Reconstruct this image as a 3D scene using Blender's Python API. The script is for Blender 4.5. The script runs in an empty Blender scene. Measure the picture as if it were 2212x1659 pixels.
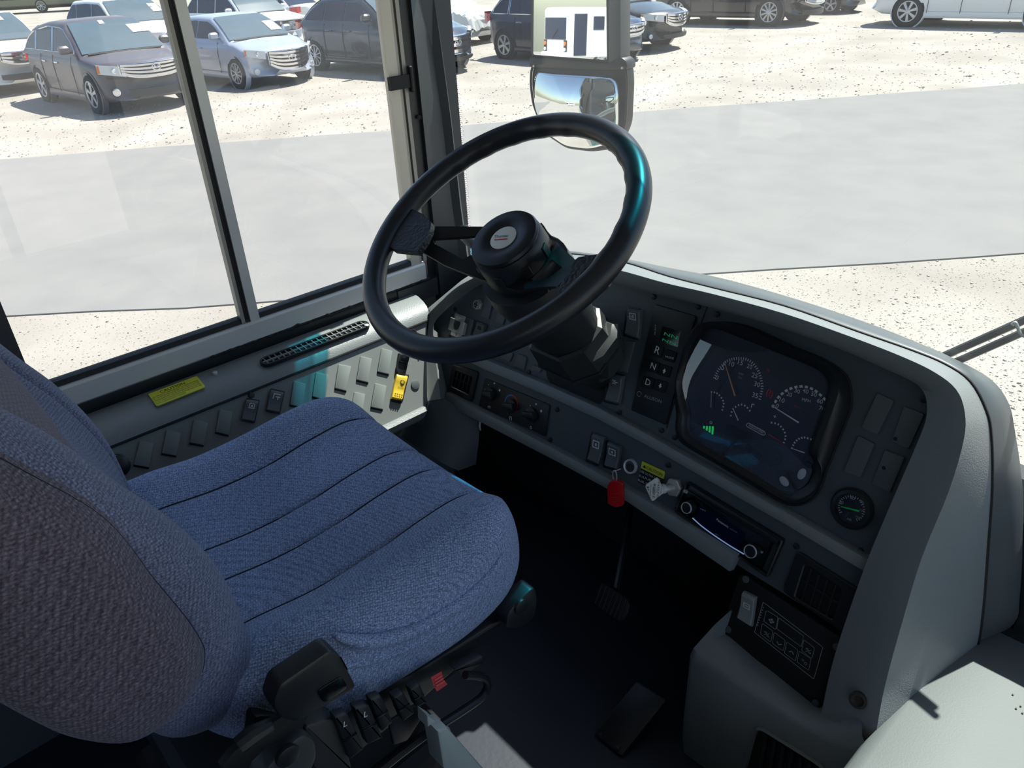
import bpy, bmesh, math, random
import numpy as np
from mathutils import Vector, Matrix
random.seed(7); rng = np.random.default_rng(7)
S = bpy.context.scene
COL = S.collection
V = lambda *a: np.array(a if len(a) > 1 else a[0], float)
R = math.radians
def nrm(v): v = np.asarray(v, float); return v / np.linalg.norm(v)

# ------------------------------------------------------------------ camera
F = 1661.0; CX, CY = 1106, 829.5
CAM = V(0, 0, 1.30)
_t, _p, _r = R(29.6), R(49.0), R(3.2)
_d = V(-math.sin(_p)*math.cos(_t), math.cos(_p)*math.cos(_t), -math.sin(_t))
_r0 = V(math.cos(_p), math.sin(_p), 0); _u0 = np.cross(_r0, _d)
_ir = math.cos(_r)*_r0 - math.sin(_r)*_u0; _iu = math.sin(_r)*_r0 + math.cos(_r)*_u0
cd = bpy.data.cameras.new('camera'); cam = bpy.data.objects.new('camera', cd); COL.objects.link(cam)
cd.sensor_width = 36.0; cd.lens = F/2212*36.0; cd.clip_start = 0.02; cd.clip_end = 500
cam.matrix_world = Matrix(((_ir[0], _iu[0], -_d[0], CAM[0]), (_ir[1], _iu[1], -_d[1], CAM[1]), (_ir[2], _iu[2], -_d[2], CAM[2]), (0, 0, 0, 1)))
S.camera = cam
# ------------------------------------------------------------------ sky, sun, exposure
SUN = nrm((-0.04, 0.60, 1.0))
w = bpy.data.worlds.new('sky'); S.world = w; w.use_nodes = True
nt = w.node_tree; sky = nt.nodes.new('ShaderNodeTexSky'); bg = nt.nodes['Background']
sky.sky_type = 'NISHITA'; sky.sun_disc = False; sky.sun_elevation = math.asin(SUN[2]); sky.sun_rotation = math.atan2(SUN[0], SUN[1])
sky.air_density = 1.0; sky.dust_density = 0.8; sky.ozone_density = 1.2
nt.links.new(sky.outputs[0], bg.inputs[0]); bg.inputs[1].default_value = 0.21
ld = bpy.data.lights.new('sun', 'SUN'); lo = bpy.data.objects.new('sun', ld); COL.objects.link(lo)
ld.energy = 10.5; ld.angle = R(0.53); ld.color = (1.0, 0.96, 0.90)
lo.rotation_euler = Vector(SUN).to_track_quat('Z', 'Y').to_euler(); lo.location = (0, 0, 30)
S.view_settings.view_transform = 'Standard'; S.view_settings.look = 'None'
S.view_settings.exposure = 0.2; S.view_settings.gamma = 1.0; S.view_settings.use_curve_mapping = False
S.cycles.max_bounces = 10; S.cycles.transparent_max_bounces = 16; S.cycles.sample_clamp_indirect = 4.0
S.cycles.caustics_reflective = False; S.cycles.caustics_refractive = False

# ------------------------------------------------------------------ geometry helpers
def ray(x, y): return nrm(_d*F + _ir*(x-CX) - _iu*(y-CY))
def hit(x, y, n, c):
    v = ray(x, y); n = V(n); return CAM + v*((c - n@CAM)/(n@v))
def hX(x, y, c): return hit(x, y, (1, 0, 0), c)
def hY(x, y, c): return hit(x, y, (0, 1, 0), c)
def hZ(x, y, c): return hit(x, y, (0, 0, 1), c)
class Plane:
    def __init__(s, p0, n, u):
        s.p = V(p0); s.n = nrm(n); u = V(u); s.u = nrm(u - (u@s.n)*s.n); s.v = np.cross(s.n, s.u)
    def hit(s, x, y, o=0.0): return hit(x, y, s.n, s.n@s.p + o)
    def uv(s, x, y, o=0.0):
        q = s.hit(x, y, o) - s.p; return (q@s.u, q@s.v)
    def at(s, u, v, o=0.0): return s.p + s.u*u + s.v*v + s.n*o
class MB:
    def __init__(s): s.v = []; s.f = []
    def add(s, vf):
        v, f = vf; b = len(s.v); s.v += [tuple(map(float, q)) for q in v]; s.f += [tuple(i+b for i in t) for t in f]; return s
def join(*parts):
    m = MB()
    for q in parts: m.add(q)
    return m.v, m.f
def loft(rings, closed=True, caps=(True, True)):
    n = len(rings[0]); v = [q for r in rings for q in r]; f = []
    for i in range(len(rings)-1):
        for j in range(n if closed else n-1):
            a, b = i*n+j, i*n+(j+1) % n
            f.append((a, b, b+n, a+n))
    if closed and caps[0]: f.append(tuple(range(n-1, -1, -1)))
    if closed and caps[1]: f.append(tuple((len(rings)-1)*n+j for j in range(n)))
    return v, f
def area2(p): return 0.5*sum(p[i][0]*p[(i+1) % len(p)][1]-p[(i+1) % len(p)][0]*p[i][1] for i in range(len(p)))
def round_poly(pts, r, n=4):
    out = []; N = len(pts)
    for i in range(N):
        a, b, c = V(pts[i-1]), V(pts[i]), V(pts[(i+1) % N])
        la, lc = np.linalg.norm(a-b), np.linalg.norm(c-b)
        k = min(r, .45*la, .45*lc); p = b+(a-b)/la*k; q = b+(c-b)/lc*k
        for t in np.linspace(0, 1, n+1): out.append((1-t)**2*p + 2*t*(1-t)*b + t*t*q)
    return out
def inset(pts, d):
    N = len(pts); out = []; sg = 1 if area2(pts) > 0 else -1
    for i in range(N):
        a, b, c = V(pts[i-1]), V(pts[i]), V(pts[(i+1) % N])
        e1 = b-a; e2 = c-b; l1 = np.linalg.norm(e1); l2 = np.linalg.norm(e2)
        if l1 < 1e-9 or l2 < 1e-9: out.append(b); continue
        n1 = V(-e1[1], e1[0])/l1*sg; n2 = V(-e2[1], e2[0])/l2*sg
        m = n1+n2; k = 1+n1@n2
        out.append(b + m*(d/max(k, .35)))
    return out
def prism(pl, uv, o0, o1, bev=0.0):
    if area2(uv) < 0: uv = uv[::-1]
    rings = [[pl.at(*p, o0) for p in uv]]
    if bev > 0:
        rings.append([pl.at(*p, o1-bev) for p in uv])
        rings.append([pl.at(*p, o1-bev*.3) for p in inset(uv, bev*.3)])
        rings.append([pl.at(*p, o1) for p in inset(uv, bev)])
    else: rings.append([pl.at(*p, o1) for p in uv])
    return loft(rings)
def plate(pl, px, h, r=0.004, bev=0.0015, o0=0.0, n=3):
    uv = [pl.uv(x, y, o0+h) for x, y in px]
    if r > 0: uv = round_poly(uv, r, n)
    return prism(pl, uv, o0, o0+h, bev)
def frame_ring(pl, uv_out, uv_in, o0, o1, bev=.001):
    # ring between two outlines of equal length
    if area2(uv_out) < 0: uv_out = uv_out[::-1]; uv_in = uv_in[::-1]
    r = [[pl.at(*p, o0) for p in uv_out], [pl.at(*p, o1-bev) for p in uv_out], [pl.at(*p, o1) for p in inset(uv_out, bev)],
         [pl.at(*p, o1) for p in inset(uv_in, -bev)], [pl.at(*p, o1-bev) for p in uv_in], [pl.at(*p, o0) for p in uv_in]]
    return loft(r, True, (False, False))
def box(lo_, hi_):
    x0, y0, z0 = lo_; x1, y1, z1 = hi_
    v = [(x0, y0, z0), (x1, y0, z0), (x1, y1, z0), (x0, y1, z0), (x0, y0, z1), (x1, y0, z1), (x1, y1, z1), (x0, y1, z1)]
    return v, [(0, 3, 2, 1), (4, 5, 6, 7), (0, 1, 5, 4), (1, 2, 6, 5), (2, 3, 7, 6), (3, 0, 4, 7)]
def rbox(c, s, b=.004, ax=None):
    # bevelled box with centre c, full size s, axes ax (3 unit vectors)
    ax = ax or (V(1, 0, 0), V(0, 1, 0), V(0, 0, 1)); pl = Plane(c, ax[2], ax[0])
    h = [(-s[0]/2, -s[1]/2), (s[0]/2, -s[1]/2), (s[0]/2, s[1]/2), (-s[0]/2, s[1]/2)]
    uv = round_poly(h, b, 2)
    o = s[2]/2
    rings = [[pl.at(*p, -o) for p in inset(uv, b*.7)], [pl.at(*p, -o+b*.7) for p in uv], [pl.at(*p, o-b*.7) for p in uv], [pl.at(*p, o) for p in inset(uv, b*.7)]]
    return loft(rings)
def basis(t):
    t = nrm(t); a = V(0, 0, 1) if abs(t[2]) < .9 else V(1, 0, 0)
    u = nrm(np.cross(t, a)); return u, np.cross(t, u)
def tube(path, r, seg=10, closed=False, caps=True):
    P = [V(p) for p in path]; N = len(P); rr = r if hasattr(r, '__len__') else [r]*N
    rings = []; u = None
    for i in range(N):
        t = nrm((P[(i+1) % N]-P[i-1]) if closed else (P[min(i+1, N-1)]-P[max(i-1, 0)]))
        if u is None: u, _ = basis(t)
        u = nrm(u-(u@t)*t); v = np.cross(t, u)
        rings.append([P[i]+rr[i]*(u*math.cos(a)+v*math.sin(a)) for a in np.linspace(0, 2*math.pi, seg, endpoint=False)])
    if closed: rings.append(rings[0]); return loft(rings, True, (False, False))
    return loft(rings, True, (caps, caps))
def lathe(prof, o, ax, seg=24, caps=(True, True), u=None, a0=0.0):
    ax = nrm(ax); o = V(o)
    if u is None: u, v = basis(ax)
    else: u = nrm(V(u)-(V(u)@ax)*ax); v = np.cross(ax, u)
    A = np.linspace(0, 2*math.pi, seg, endpoint=False)+a0
    return loft([[o+ax*h+r*(u*math.cos(a)+v*math.sin(a)) for a in A] for r, h in prof], True, caps)
def spline(pts, n=8, closed=False):
    P = [V(p) for p in pts]; N = len(P); out = []
    for i in range(N if closed else N-1):
        if closed: a, b, c, d = P[i-1], P[i], P[(i+1) % N], P[(i+2) % N]
        else: a, b, c, d = P[max(i-1, 0)], P[i], P[i+1], P[min(i+2, N-1)]
        for t in np.arange(n)/n:
            out.append(.5*((2*b)+(c-a)*t+(2*a-5*b+4*c-d)*t*t+(3*b-a-3*c+d)*t**3))
    if not closed: out.append(P[-1])
    return out
def disc(pl, u, v, r, o0, o1, seg=20, bev=.0008, rx=None):
    rx = rx or r
    return prism(pl, [(u+rx*math.cos(a), v+r*math.sin(a)) for a in np.linspace(0, 2*math.pi, seg, endpoint=False)], o0, o1, bev)

# ------------------------------------------------------------------ object helpers
def wloc(o):
    p = V(0., 0., 0.)
    while o is not None: p = p + V(o.location); o = o.parent
    return p
def obj(name, vf, m, parent=None, ang=35, local=False):
    if isinstance(vf, MB): vf = (vf.v, vf.f)
    v, f = vf
    off = V(0., 0., 0.) if local or parent is None else wloc(parent)
    me = bpy.data.meshes.new(name); me.from_pydata([tuple(V(q)-off) for q in v], [], f); me.update()
    if m is not None: me.materials.append(m)
    bm = bmesh.new(); bm.from_mesh(me); bmesh.ops.recalc_face_normals(bm, faces=bm.faces); bm.to_mesh(me); bm.free()
    if ang: me.shade_smooth(); me.set_sharp_from_angle(angle=R(ang))
    o = bpy.data.objects.new(name, me); COL.objects.link(o); o.parent = parent
    return o
def tag(o, label, cat=None, group=None, kind=None):
    if label: o['label'] = label
    if cat: o['category'] = cat
    if group: o['group'] = group
    if kind: o['kind'] = kind
    return o
def thing(name, label, cat, loc=(0, 0, 0), group=None):
    o = bpy.data.objects.new(name, None); COL.objects.link(o); o.location = loc; o.empty_display_size = .05
    return tag(o, label, cat, group)
def struct(name, vf, m, parent=None, ang=35):
    o = obj(name, vf, m, parent, ang); o['kind'] = 'structure'; return o
_tc = {}
def text_mesh(s, bold=False):
    k = s
    if k not in _tc:
        c = bpy.data.curves.new('lettering', 'FONT'); c.body = s; c.align_x = 'LEFT'; c.resolution_u = 2
        o = bpy.data.objects.new('lettering', c); COL.objects.link(o)
        dg = bpy.context.evaluated_depsgraph_get(); dg.update()
        me = bpy.data.meshes.new_from_object(o.evaluated_get(dg))
        vs = [V(q.co) for q in me.vertices]; fs = [tuple(p.vertices) for p in me.polygons]
        bpy.data.objects.remove(o); bpy.data.curves.remove(c); bpy.data.meshes.remove(me)
        _tc[k] = (vs, fs)
    return _tc[k]
def text_at(s, pl, pL, pR, o, hgt=None, slant=0):
    # flat lettering on a plane: from pixel pL to pixel pR along the baseline; hgt = cap height in metres
    a = V(pl.uv(*pL, o)); b = V(pl.uv(*pR, o)); vs, fs = text_mesh(s)
    xs = [q[0] for q in vs]; x0, x1 = min(xs), max(xs); e = b-a; L = np.linalg.norm(e); e = e/L; g = V(-e[1], e[0])
    k = L/(x1-x0); ky = k if hgt is None else hgt/.70
    return [pl.at(*(a+e*(q[0]-x0)*k+g*q[1]*ky+e*q[1]*ky*slant), o) for q in vs], fs

# ------------------------------------------------------------------ materials
def lin(*c):
    c = c[0] if len(c) == 1 else c
    return tuple((x/255/12.92 if x/255 <= .04045 else ((x/255+.055)/1.055)**2.4) for x in c)
MATS = {}
def mat(name, rgb, rough=.5, metal=0.0, bump=None, var=None, spec=.5, coat=0.0, emit=None, sheen=0.0, trans=0.0):
    m = bpy.data.materials.new(name); m.use_nodes = True; n = m.node_tree; b = n.nodes['Principled BSDF']; MATS[name] = m
    c = lin(rgb); b.inputs['Base Color'].default_value = (*c, 1); b.inputs['Roughness'].default_value = rough
    b.inputs['Metallic'].default_value = metal; b.inputs['Specular IOR Level'].default_value = spec
    b.inputs['Coat Weight'].default_value = coat; b.inputs['Sheen Weight'].default_value = sheen; b.inputs['Transmission Weight'].default_value = trans
    if emit: b.inputs['Emission Color'].default_value = (*lin(rgb), 1); b.inputs['Emission Strength'].default_value = emit
    tc = n.nodes.new('ShaderNodeTexCoord')
    if var:   # (scale, amount, detail): wear and tone variation
        t = n.nodes.new('ShaderNodeTexNoise'); t.inputs['Scale'].default_value = var[0]; t.inputs['Detail'].default_value = var[2] if len(var) > 2 else 4
        n.links.new(tc.outputs['Object'], t.inputs['Vector'])
        mx = n.nodes.new('ShaderNodeMix'); mx.data_type = 'RGBA'
        mx.inputs[6].default_value = (*[x*(1-var[1]) for x in c], 1); mx.inputs[7].default_value = (*[min(1, x*(1+var[1])) for x in c], 1)
        n.links.new(t.outputs['Fac'], mx.inputs[0]); n.links.new(mx.outputs[2], b.inputs['Base Color'])
    if bump:  # (kind, scale, strength, distance)
        if bump[0] == 'grain':
            t = n.nodes.new('ShaderNodeTexVoronoi'); t.inputs['Scale'].default_value = bump[1]; out = t.outputs['Distance']
        else:
            t = n.nodes.new('ShaderNodeTexNoise'); t.inputs['Scale'].default_value = bump[1]; t.inputs['Detail'].default_value = 3; out = t.outputs['Fac']
        n.links.new(tc.outputs['Object'], t.inputs['Vector'])
        bp = n.nodes.new('ShaderNodeBump'); bp.inputs['Strength'].default_value = bump[2]; bp.inputs['Distance'].default_value = bump[3]
        n.links.new(out, bp.inputs['Height']); n.links.new(bp.outputs[0], b.inputs['Normal'])
    return m
def glass_mat(name, tint, ior=1.45, rough=.0, haze=0.0, gloss=1.0, haze_col=(.8, .8, .8)):
    m = bpy.data.materials.new(name); m.use_nodes = True; n = m.node_tree; n.nodes.remove(n.nodes['Principled BSDF'])
    out = n.nodes['Material Output']; tr = n.nodes.new('ShaderNodeBsdfTransparent'); gl = n.nodes.new('ShaderNodeBsdfGlossy')
    tr.inputs[0].default_value = (*tint, 1); gl.inputs['Roughness'].default_value = rough
    f0 = ((ior-1)/(ior+1))**2*2
    lw = n.nodes.new('ShaderNodeLayerWeight'); lw.inputs[0].default_value = .5
    pw = n.nodes.new('ShaderNodeMath'); pw.operation = 'POWER'; pw.inputs[1].default_value = 5; n.links.new(lw.outputs['Facing'], pw.inputs[0])
    fr = n.nodes.new('ShaderNodeMapRange'); fr.inputs[3].default_value = f0; fr.inputs[4].default_value = 1.0; n.links.new(pw.outputs[0], fr.inputs[0])
    ge = n.nodes.new('ShaderNodeNewGeometry'); mul = n.nodes.new('ShaderNodeMath'); mul.operation = 'MULTIPLY'; mul.inputs[1].default_value = gloss
    mx = n.nodes.new('ShaderNodeMixShader'); n.links.new(fr.outputs[0], mul.inputs[0]); n.links.new(mul.outputs[0], mx.inputs[0])
    n.links.new(tr.outputs[0], mx.inputs[1]); n.links.new(gl.outputs[0], mx.inputs[2]); last = mx
    if haze:  # milky layer imitating reflections that haze the view through the panes
        df = n.nodes.new('ShaderNodeBsdfDiffuse'); df.inputs[0].default_value = (*haze_col, 1); tl = n.nodes.new('ShaderNodeBsdfTranslucent'); tl.inputs[0].default_value = (*haze_col, 1)
        a = n.nodes.new('ShaderNodeMixShader'); a.inputs[0].default_value = .6; n.links.new(df.outputs[0], a.inputs[1]); n.links.new(tl.outputs[0], a.inputs[2])
        tx = n.nodes.new('ShaderNodeTexNoise'); tx.inputs['Scale'].default_value = 5; tx.inputs['Detail'].default_value = 5
        tcd = n.nodes.new('ShaderNodeTexCoord'); n.links.new(tcd.outputs['Object'], tx.inputs['Vector'])
        mr = n.nodes.new('ShaderNodeMapRange'); mr.inputs[3].default_value = haze*.5; mr.inputs[4].default_value = haze*1.5; n.links.new(tx.outputs['Fac'], mr.inputs[0])
        m2 = n.nodes.new('ShaderNodeMixShader'); n.links.new(mr.outputs[0], m2.inputs[0]); n.links.new(last.outputs[0], m2.inputs[1]); n.links.new(a.outputs[0], m2.inputs[2]); last = m2
    n.links.new(last.outputs[0], out.inputs[0]); MATS[name] = m
    return m
GREY = mat('grey_grained_plastic', (126, 131, 131), .45, bump=('grain', 420, .16, .002), var=(9, .05))
GREYS = mat('grey_smooth_plastic', (140, 145, 142), .45, bump=('noise', 300, .08, .001), var=(12, .05))
PANEL = mat('dark_grey_panel', (76, 83, 87), .5, bump=('noise', 500, .12, .001), var=(14, .08))
PLATEM = mat('blank_plate_grey', (86, 92, 93), .5, var=(20, .06))
SIDEP = mat('side_panel_grey', (122, 127, 125), .5, bump=('noise', 500, .12, .001), var=(14, .06))
SIDEPL = mat('side_plate_grey', (126, 133, 130), .5, var=(20, .05))
CAPM = mat('dark_blue_grey_cap', (86, 92, 94), .38, var=(11, .1))
BLACK = mat('black_plastic', (30, 31, 34), .42, bump=('noise', 400, .08, .001))
BLACKM = mat('matt_black', (14, 14, 15), .7)
BLACKG = mat('gloss_black', (12, 13, 15), .15)
RUB = mat('black_rubber', (20, 20, 22), .6, bump=('noise', 120, .15, .002))
WHEELM = mat('steering_wheel_urethane', (30, 32, 38), .36, bump=('noise', 700, .06, .0006))
PADM = mat('wrinkled_spoke_pad', (28, 30, 34), .4, bump=('noise', 160, .6, .003))
ALU = mat('brushed_aluminium', (214, 214, 211), .42, metal=.25, bump=('noise', 60, .06, .001), var=(6, .12))
ALUD = mat('dull_aluminium', (160, 156, 148), .5, metal=.2, var=(7, .15))
CHROME = mat('chrome', (225, 225, 228), .12, metal=1.0)
STEEL = mat('zinc_steel', (200, 200, 196), .35, metal=.35)
RINGM = mat('bright_ring', (220, 222, 226), .3, metal=.25)
PILLAR = mat('pillar_dark_grey', (56, 59, 62), .5, bump=('noise', 300, .08, .001))
WHITE = mat('white_print', (225, 225, 222), .5)
GREYP = mat('grey_print', (222, 224, 224), .5)
DIMP = mat('dim_print', (160, 162, 162), .55)
BLKP = mat('black_print', (18, 18, 18), .6)
YEL = mat('yellow_label', (216, 214, 60), .5, var=(30, .05))
YELS = mat('yellow_switch_plastic', (222, 190, 60), .4)
REDP = mat('red_plastic', (190, 20, 22), .25, coat=.3)
REDL = mat('red_seat_tab', (200, 70, 70), .45)
REDD = mat('red_print', (190, 40, 40), .5)
BLUED = mat('blue_print', (60, 110, 190), .5)
GREENL = mat('green_lit_bars', (40, 235, 110), .4, emit=.28)
GREENT = mat('green_lit_text', (40, 190, 120), .4, emit=.12)
REDE = mat('red_warning_lamp', (210, 30, 40), .4, emit=.05)
BLUEE = mat('blue_lit_text', (60, 110, 255), .4, emit=.15)
ARCE = mat('lit_arc_edge', (170, 200, 255), .3, emit=.25)
NEEDLE = mat('amber_needle', (220, 150, 100), .4)
LCD = mat('grey_lcd', (88, 92, 98), .35)
DIALF = mat('dial_face_hazed', (36, 42, 54), .5)  # black face lifted to blue-grey for the reflections in its glass
IVORY = mat('ivory_plastic', (222, 222, 214), .4)
FLOOR = mat('navy_floor_vinyl', (30, 36, 48), .45, bump=('noise', 90, .1, .002), var=(8, .25))
CEIL = mat('ceiling_grey', (165, 165, 162), .6)
SHADE = glass_mat('teal_shade_band', (.015, .42, .50), gloss=.6)
WGLASS = glass_mat('windshield_glass', (.86, .89, .88), haze=.02, gloss=.4)
SGLASS = glass_mat('side_window_glass', (.90, .92, .91), haze=.045, gloss=.6)
LENS = glass_mat('instrument_lens', (.93, .94, .96), gloss=1.4)
MIRROR = mat('mirror_silver', (235, 238, 238), .01, metal=1.0)

def fabric(name, a, b_, sc, rnd):
    m = bpy.data.materials.new(name); m.use_nodes = True; n = m.node_tree; p = n.nodes['Principled BSDF']
    tc = n.nodes.new('ShaderNodeTexCoord'); L = n.links.new
    p.inputs['Roughness'].default_value = .9; p.inputs['Specular IOR Level'].default_value = .15; p.inputs['Sheen Weight'].default_value = .25
    p.inputs['Sheen Tint'].default_value = (.55, .62, .75, 1); p.inputs['Sheen Roughness'].default_value = .4
    mp = n.nodes.new('ShaderNodeMapping'); mp.inputs['Rotation'].default_value = (.3, .15, .35); mp.inputs['Scale'].default_value = (sc, sc*.75, sc)
    L(tc.outputs['Object'], mp.inputs['Vector'])
    vo = n.nodes.new('ShaderNodeTexVoronoi'); vo.inputs['Scale'].default_value = 1.0; vo.inputs['Randomness'].default_value = rnd; L(mp.outputs[0], vo.inputs['Vector'])
    ns = n.nodes.new('ShaderNodeTexNoise'); ns.inputs['Scale'].default_value = 1.7; ns.inputs['Detail'].default_value = 2; L(mp.outputs[0], ns.inputs['Vector'])
    rp = n.nodes.new('ShaderNodeValToRGB'); rp.color_ramp.elements[0].position = .35; rp.color_ramp.elements[1].position = .68
    rp.color_ramp.elements[0].color = (*lin(a), 1); rp.color_ramp.elements[1].color = (*lin(b_), 1); L(ns.outputs['Fac'], rp.inputs[0])
    big = n.nodes.new('ShaderNodeTexNoise'); big.inputs['Scale'].default_value = 7; L(tc.outputs['Object'], big.inputs['Vector'])
    mx = n.nodes.new('ShaderNodeMix'); mx.data_type = 'RGBA'; mx.blend_type = 'MULTIPLY'; mx.inputs[0].default_value = 1
    mr = n.nodes.new('ShaderNodeMapRange'); mr.inputs[1].default_value = 0; mr.inputs[2].default_value = .75; mr.inputs[3].default_value = 1.25; mr.inputs[4].default_value = .45
    L(vo.outputs['Distance'], mr.inputs[0]); L(rp.outputs[0], mx.inputs[6])
    cb = n.nodes.new('ShaderNodeMath'); cb.operation = 'MULTIPLY'; L(mr.outputs[0], cb.inputs[0])
    m3 = n.nodes.new('ShaderNodeMapRange'); m3.inputs[3].default_value = .85; m3.inputs[4].default_value = 1.15; L(big.outputs['Fac'], m3.inputs[0]); L(m3.outputs[0], cb.inputs[1])
    L(cb.outputs[0], mx.inputs[7]); L(mx.outputs[2], p.inputs['Base Color'])
    bp = n.nodes.new('ShaderNodeBump'); bp.inputs['Strength'].default_value = .5; bp.inputs['Distance'].default_value = .002; bp.invert = True
    L(vo.outputs['Distance'], bp.inputs['Height']); L(bp.outputs[0], p.inputs['Normal'])
    return m
FAB = fabric('lit_blue_woven_seat_fabric', (124, 138, 176), (182, 198, 232), 400, .45)  # one seat fabric in three tones; this copy carries the skylight's blue
FABM = fabric('half_lit_woven_seat_fabric', (98, 104, 132), (142, 148, 176), 340, .3)  # same fabric, toned between the lit and shaded copies
FABC = fabric('shaded_coarse_woven_seat_fabric', (92, 82, 94), (130, 122, 138), 270, .2)  # same fabric, painted browner for the side in shade
SEAM = mat('dark_seam', (26, 28, 44), .9)

# ------------------------------------------------------------------ ground
GZ = -1.5
def ground_mat(name, cols, sc, dark, bumpd):
    m = bpy.data.materials.new(name); m.use_nodes = True; n = m.node_tree; p = n.nodes['Principled BSDF']; L = n.links.new
    p.inputs['Roughness'].default_value = .95; p.inputs['Specular IOR Level'].default_value = .1
    tc = n.nodes.new('ShaderNodeTexCoord')
    t1 = n.nodes.new('ShaderNodeTexNoise'); t1.inputs['Scale'].default_value = sc[0]; t1.inputs['Detail'].default_value = 6; L(tc.outputs['Object'], t1.inputs['Vector'])
    t2 = n.nodes.new('ShaderNodeTexNoise'); t2.inputs['Scale'].default_value = sc[1]; t2.inputs['Detail'].default_value = 8; t2.inputs['Roughness'].default_value = .72; L(tc.outputs['Object'], t2.inputs['Vector'])
    r1 = n.nodes.new('ShaderNodeValToRGB'); r1.color_ramp.elements[0].position = .3; r1.color_ramp.elements[1].position = .7
    r1.color_ramp.elements[0].color = (*lin(cols[0]), 1); r1.color_ramp.elements[1].color = (*lin(cols[1]), 1); L(t1.outputs['Fac'], r1.inputs[0])
    r2 = n.nodes.new('ShaderNodeValToRGB'); r2.color_ramp.elements[0].position = dark[0]; r2.color_ramp.elements[1].position = dark[1]
    r2.color_ramp.elements[0].color = (dark[2],)*3+(1,); r2.color_ramp.elements[1].color = (1, 1, 1, 1); L(t2.outputs['Fac'], r2.inputs[0])
    mx = n.nodes.new('ShaderNodeMix'); mx.data_type = 'RGBA'; mx.blend_type = 'MULTIPLY'; mx.inputs[0].default_value = 1
    L(r1.outputs[0], mx.inputs[6]); L(r2.outputs[0], mx.inputs[7]); L(mx.outputs[2], p.inputs['Base Color'])
    bp = n.nodes.new('ShaderNodeBump'); bp.inputs['Strength'].default_value = .3; bp.inputs['Distance'].default_value = bumpd; L(t2.outputs['Fac'], bp.inputs['Height']); L(bp.outputs[0], p.inputs['Normal'])
    return m
GRAVEL = ground_mat('pale_caliche_gravel', ((150, 143, 134), (172, 165, 156)), (.6, 34.0), (.30, .46, .74), .006)
ASPH = ground_mat('worn_grey_asphalt', ((132, 130, 128), (140, 137, 134)), (1.6, 90.0), (.28, .45, .84), .004)
def strip_pts(px0, px1, ext0, ext1):
    a = hZ(*px0, GZ); b = hZ(*px1, GZ); e = nrm(b-a); return a-e*ext0, b+e*ext1
gm = MB(); N_ = 24
gx = np.linspace(-90, 50, N_); gy = np.linspace(-60, 110, N_)
gv = [(x, y, GZ) for y in gy for x in gx]; gf = [(j*N_+i, j*N_+i+1, (j+1)*N_+i+1, (j+1)*N_+i) for j in range(N_-1) for i in range(N_-1)]
struct('gravel_lot', (gv, gf), GRAVEL, ang=0)
n0, n1 = strip_pts((0, 690), (2212, 548), 60, 80); f0, f1 = strip_pts((0, 345), (2212, 182), 60, 80)
def wob(a, b, n=160):
    out = []
    for i in range(n+1):
        t = i/n; q = a*(1-t)+b*t; out.append(q+V(rng.normal(0, .03), rng.normal(0, .03), 0))
    return out
ra, rb = wob(n0, n1), wob(f0, f1); rv = []
for a, b in zip(ra, rb): rv += [V(a[0], a[1], GZ+.002), V(a[0], a[1], GZ+.014), V(b[0], b[1], GZ+.014), V(b[0], b[1], GZ+.002)]
rf = [(4*i+k, 4*i+k+1, 4*i+k+5, 4*i+k+4) for i in range(160) for k in range(3)]
struct('asphalt_road', (rv, rf), ASPH, ang=0)

def pebbles(name, n, sampler, s0, s1, m):
    mb = MB(); vs = []; fs = []
    for i in range(n):
        x, y = sampler(); r_ = rng.uniform(s0, s1)*(1+2*rng.random()**8); a = rng.uniform(0, 6.28); b = len(vs)
        for k in range(5):
            t = a+k*1.2566; vs.append((x+r_*math.cos(t)*rng.uniform(.7, 1.2), y+r_*math.sin(t)*rng.uniform(.6, 1.1), GZ-.002))
        for k in range(5):
            t = a+k*1.2566+.5; vs.append((x+r_*.6*math.cos(t), y+r_*.6*math.sin(t), GZ+r_*rng.uniform(.25, .6)))
        fs += [(b+k, b+(k+1) % 5, b+5+(k+1) % 5, b+5+k) for k in range(5)]+[tuple(b+5+k for k in range(5))]
    o = obj(name, (vs, fs), m, bpy.data.objects['gravel_lot'], 0); o['kind'] = 'stuff'; return o
PEB = mat('pebble_grey', (166, 158, 148), .9, var=(3, .3))
def s_near():
    while True:
        q = hZ(rng.uniform(1250, 2300), rng.uniform(545, 1000), GZ); e = nrm(n1-n0); side = (q-n0)[0]*e[1]-(q-n0)[1]*e[0]
        if side > .05: return q[0], q[1]
def s_left():
    q = hZ(rng.uniform(-50, 700), rng.uniform(650, 860), GZ); return q[0], q[1]
def s_far():
    while True:
        q = hZ(rng.uniform(-50, 2250), rng.uniform(25, 345), GZ); e = nrm(f1-f0); side = (q-f0)[0]*e[1]-(q-f0)[1]*e[0]
        if side < -.05: return q[0], q[1]
pebbles('gravel_pebbles', 9000, s_near, .003, .008, PEB)
pebbles('verge_pebbles', 2500, s_left, .003, .008, PEB)
pebbles('lot_pebbles', 6000, s_far, .010, .022, PEB)
# ------------------------------------------------------------------ bus shell
XW = -1.43
BODYIN = mat('inner_wall_grey', (120, 122, 122), .5)
BODYX = mat('bus_green_paint', (24, 84, 84), .25, coat=.5)
struct('floor', box((-1.5, -4, -.06), (1.25, 1.2, 0)), FLOOR)
struct('ceiling', box((-1.5, -4, 1.95), (1.25, 1.22, 2.0)), CEIL)
struct('wall_back', box((-1.5, -4.05, 0), (1.25, -4, 1.95)), BODYIN)
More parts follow.
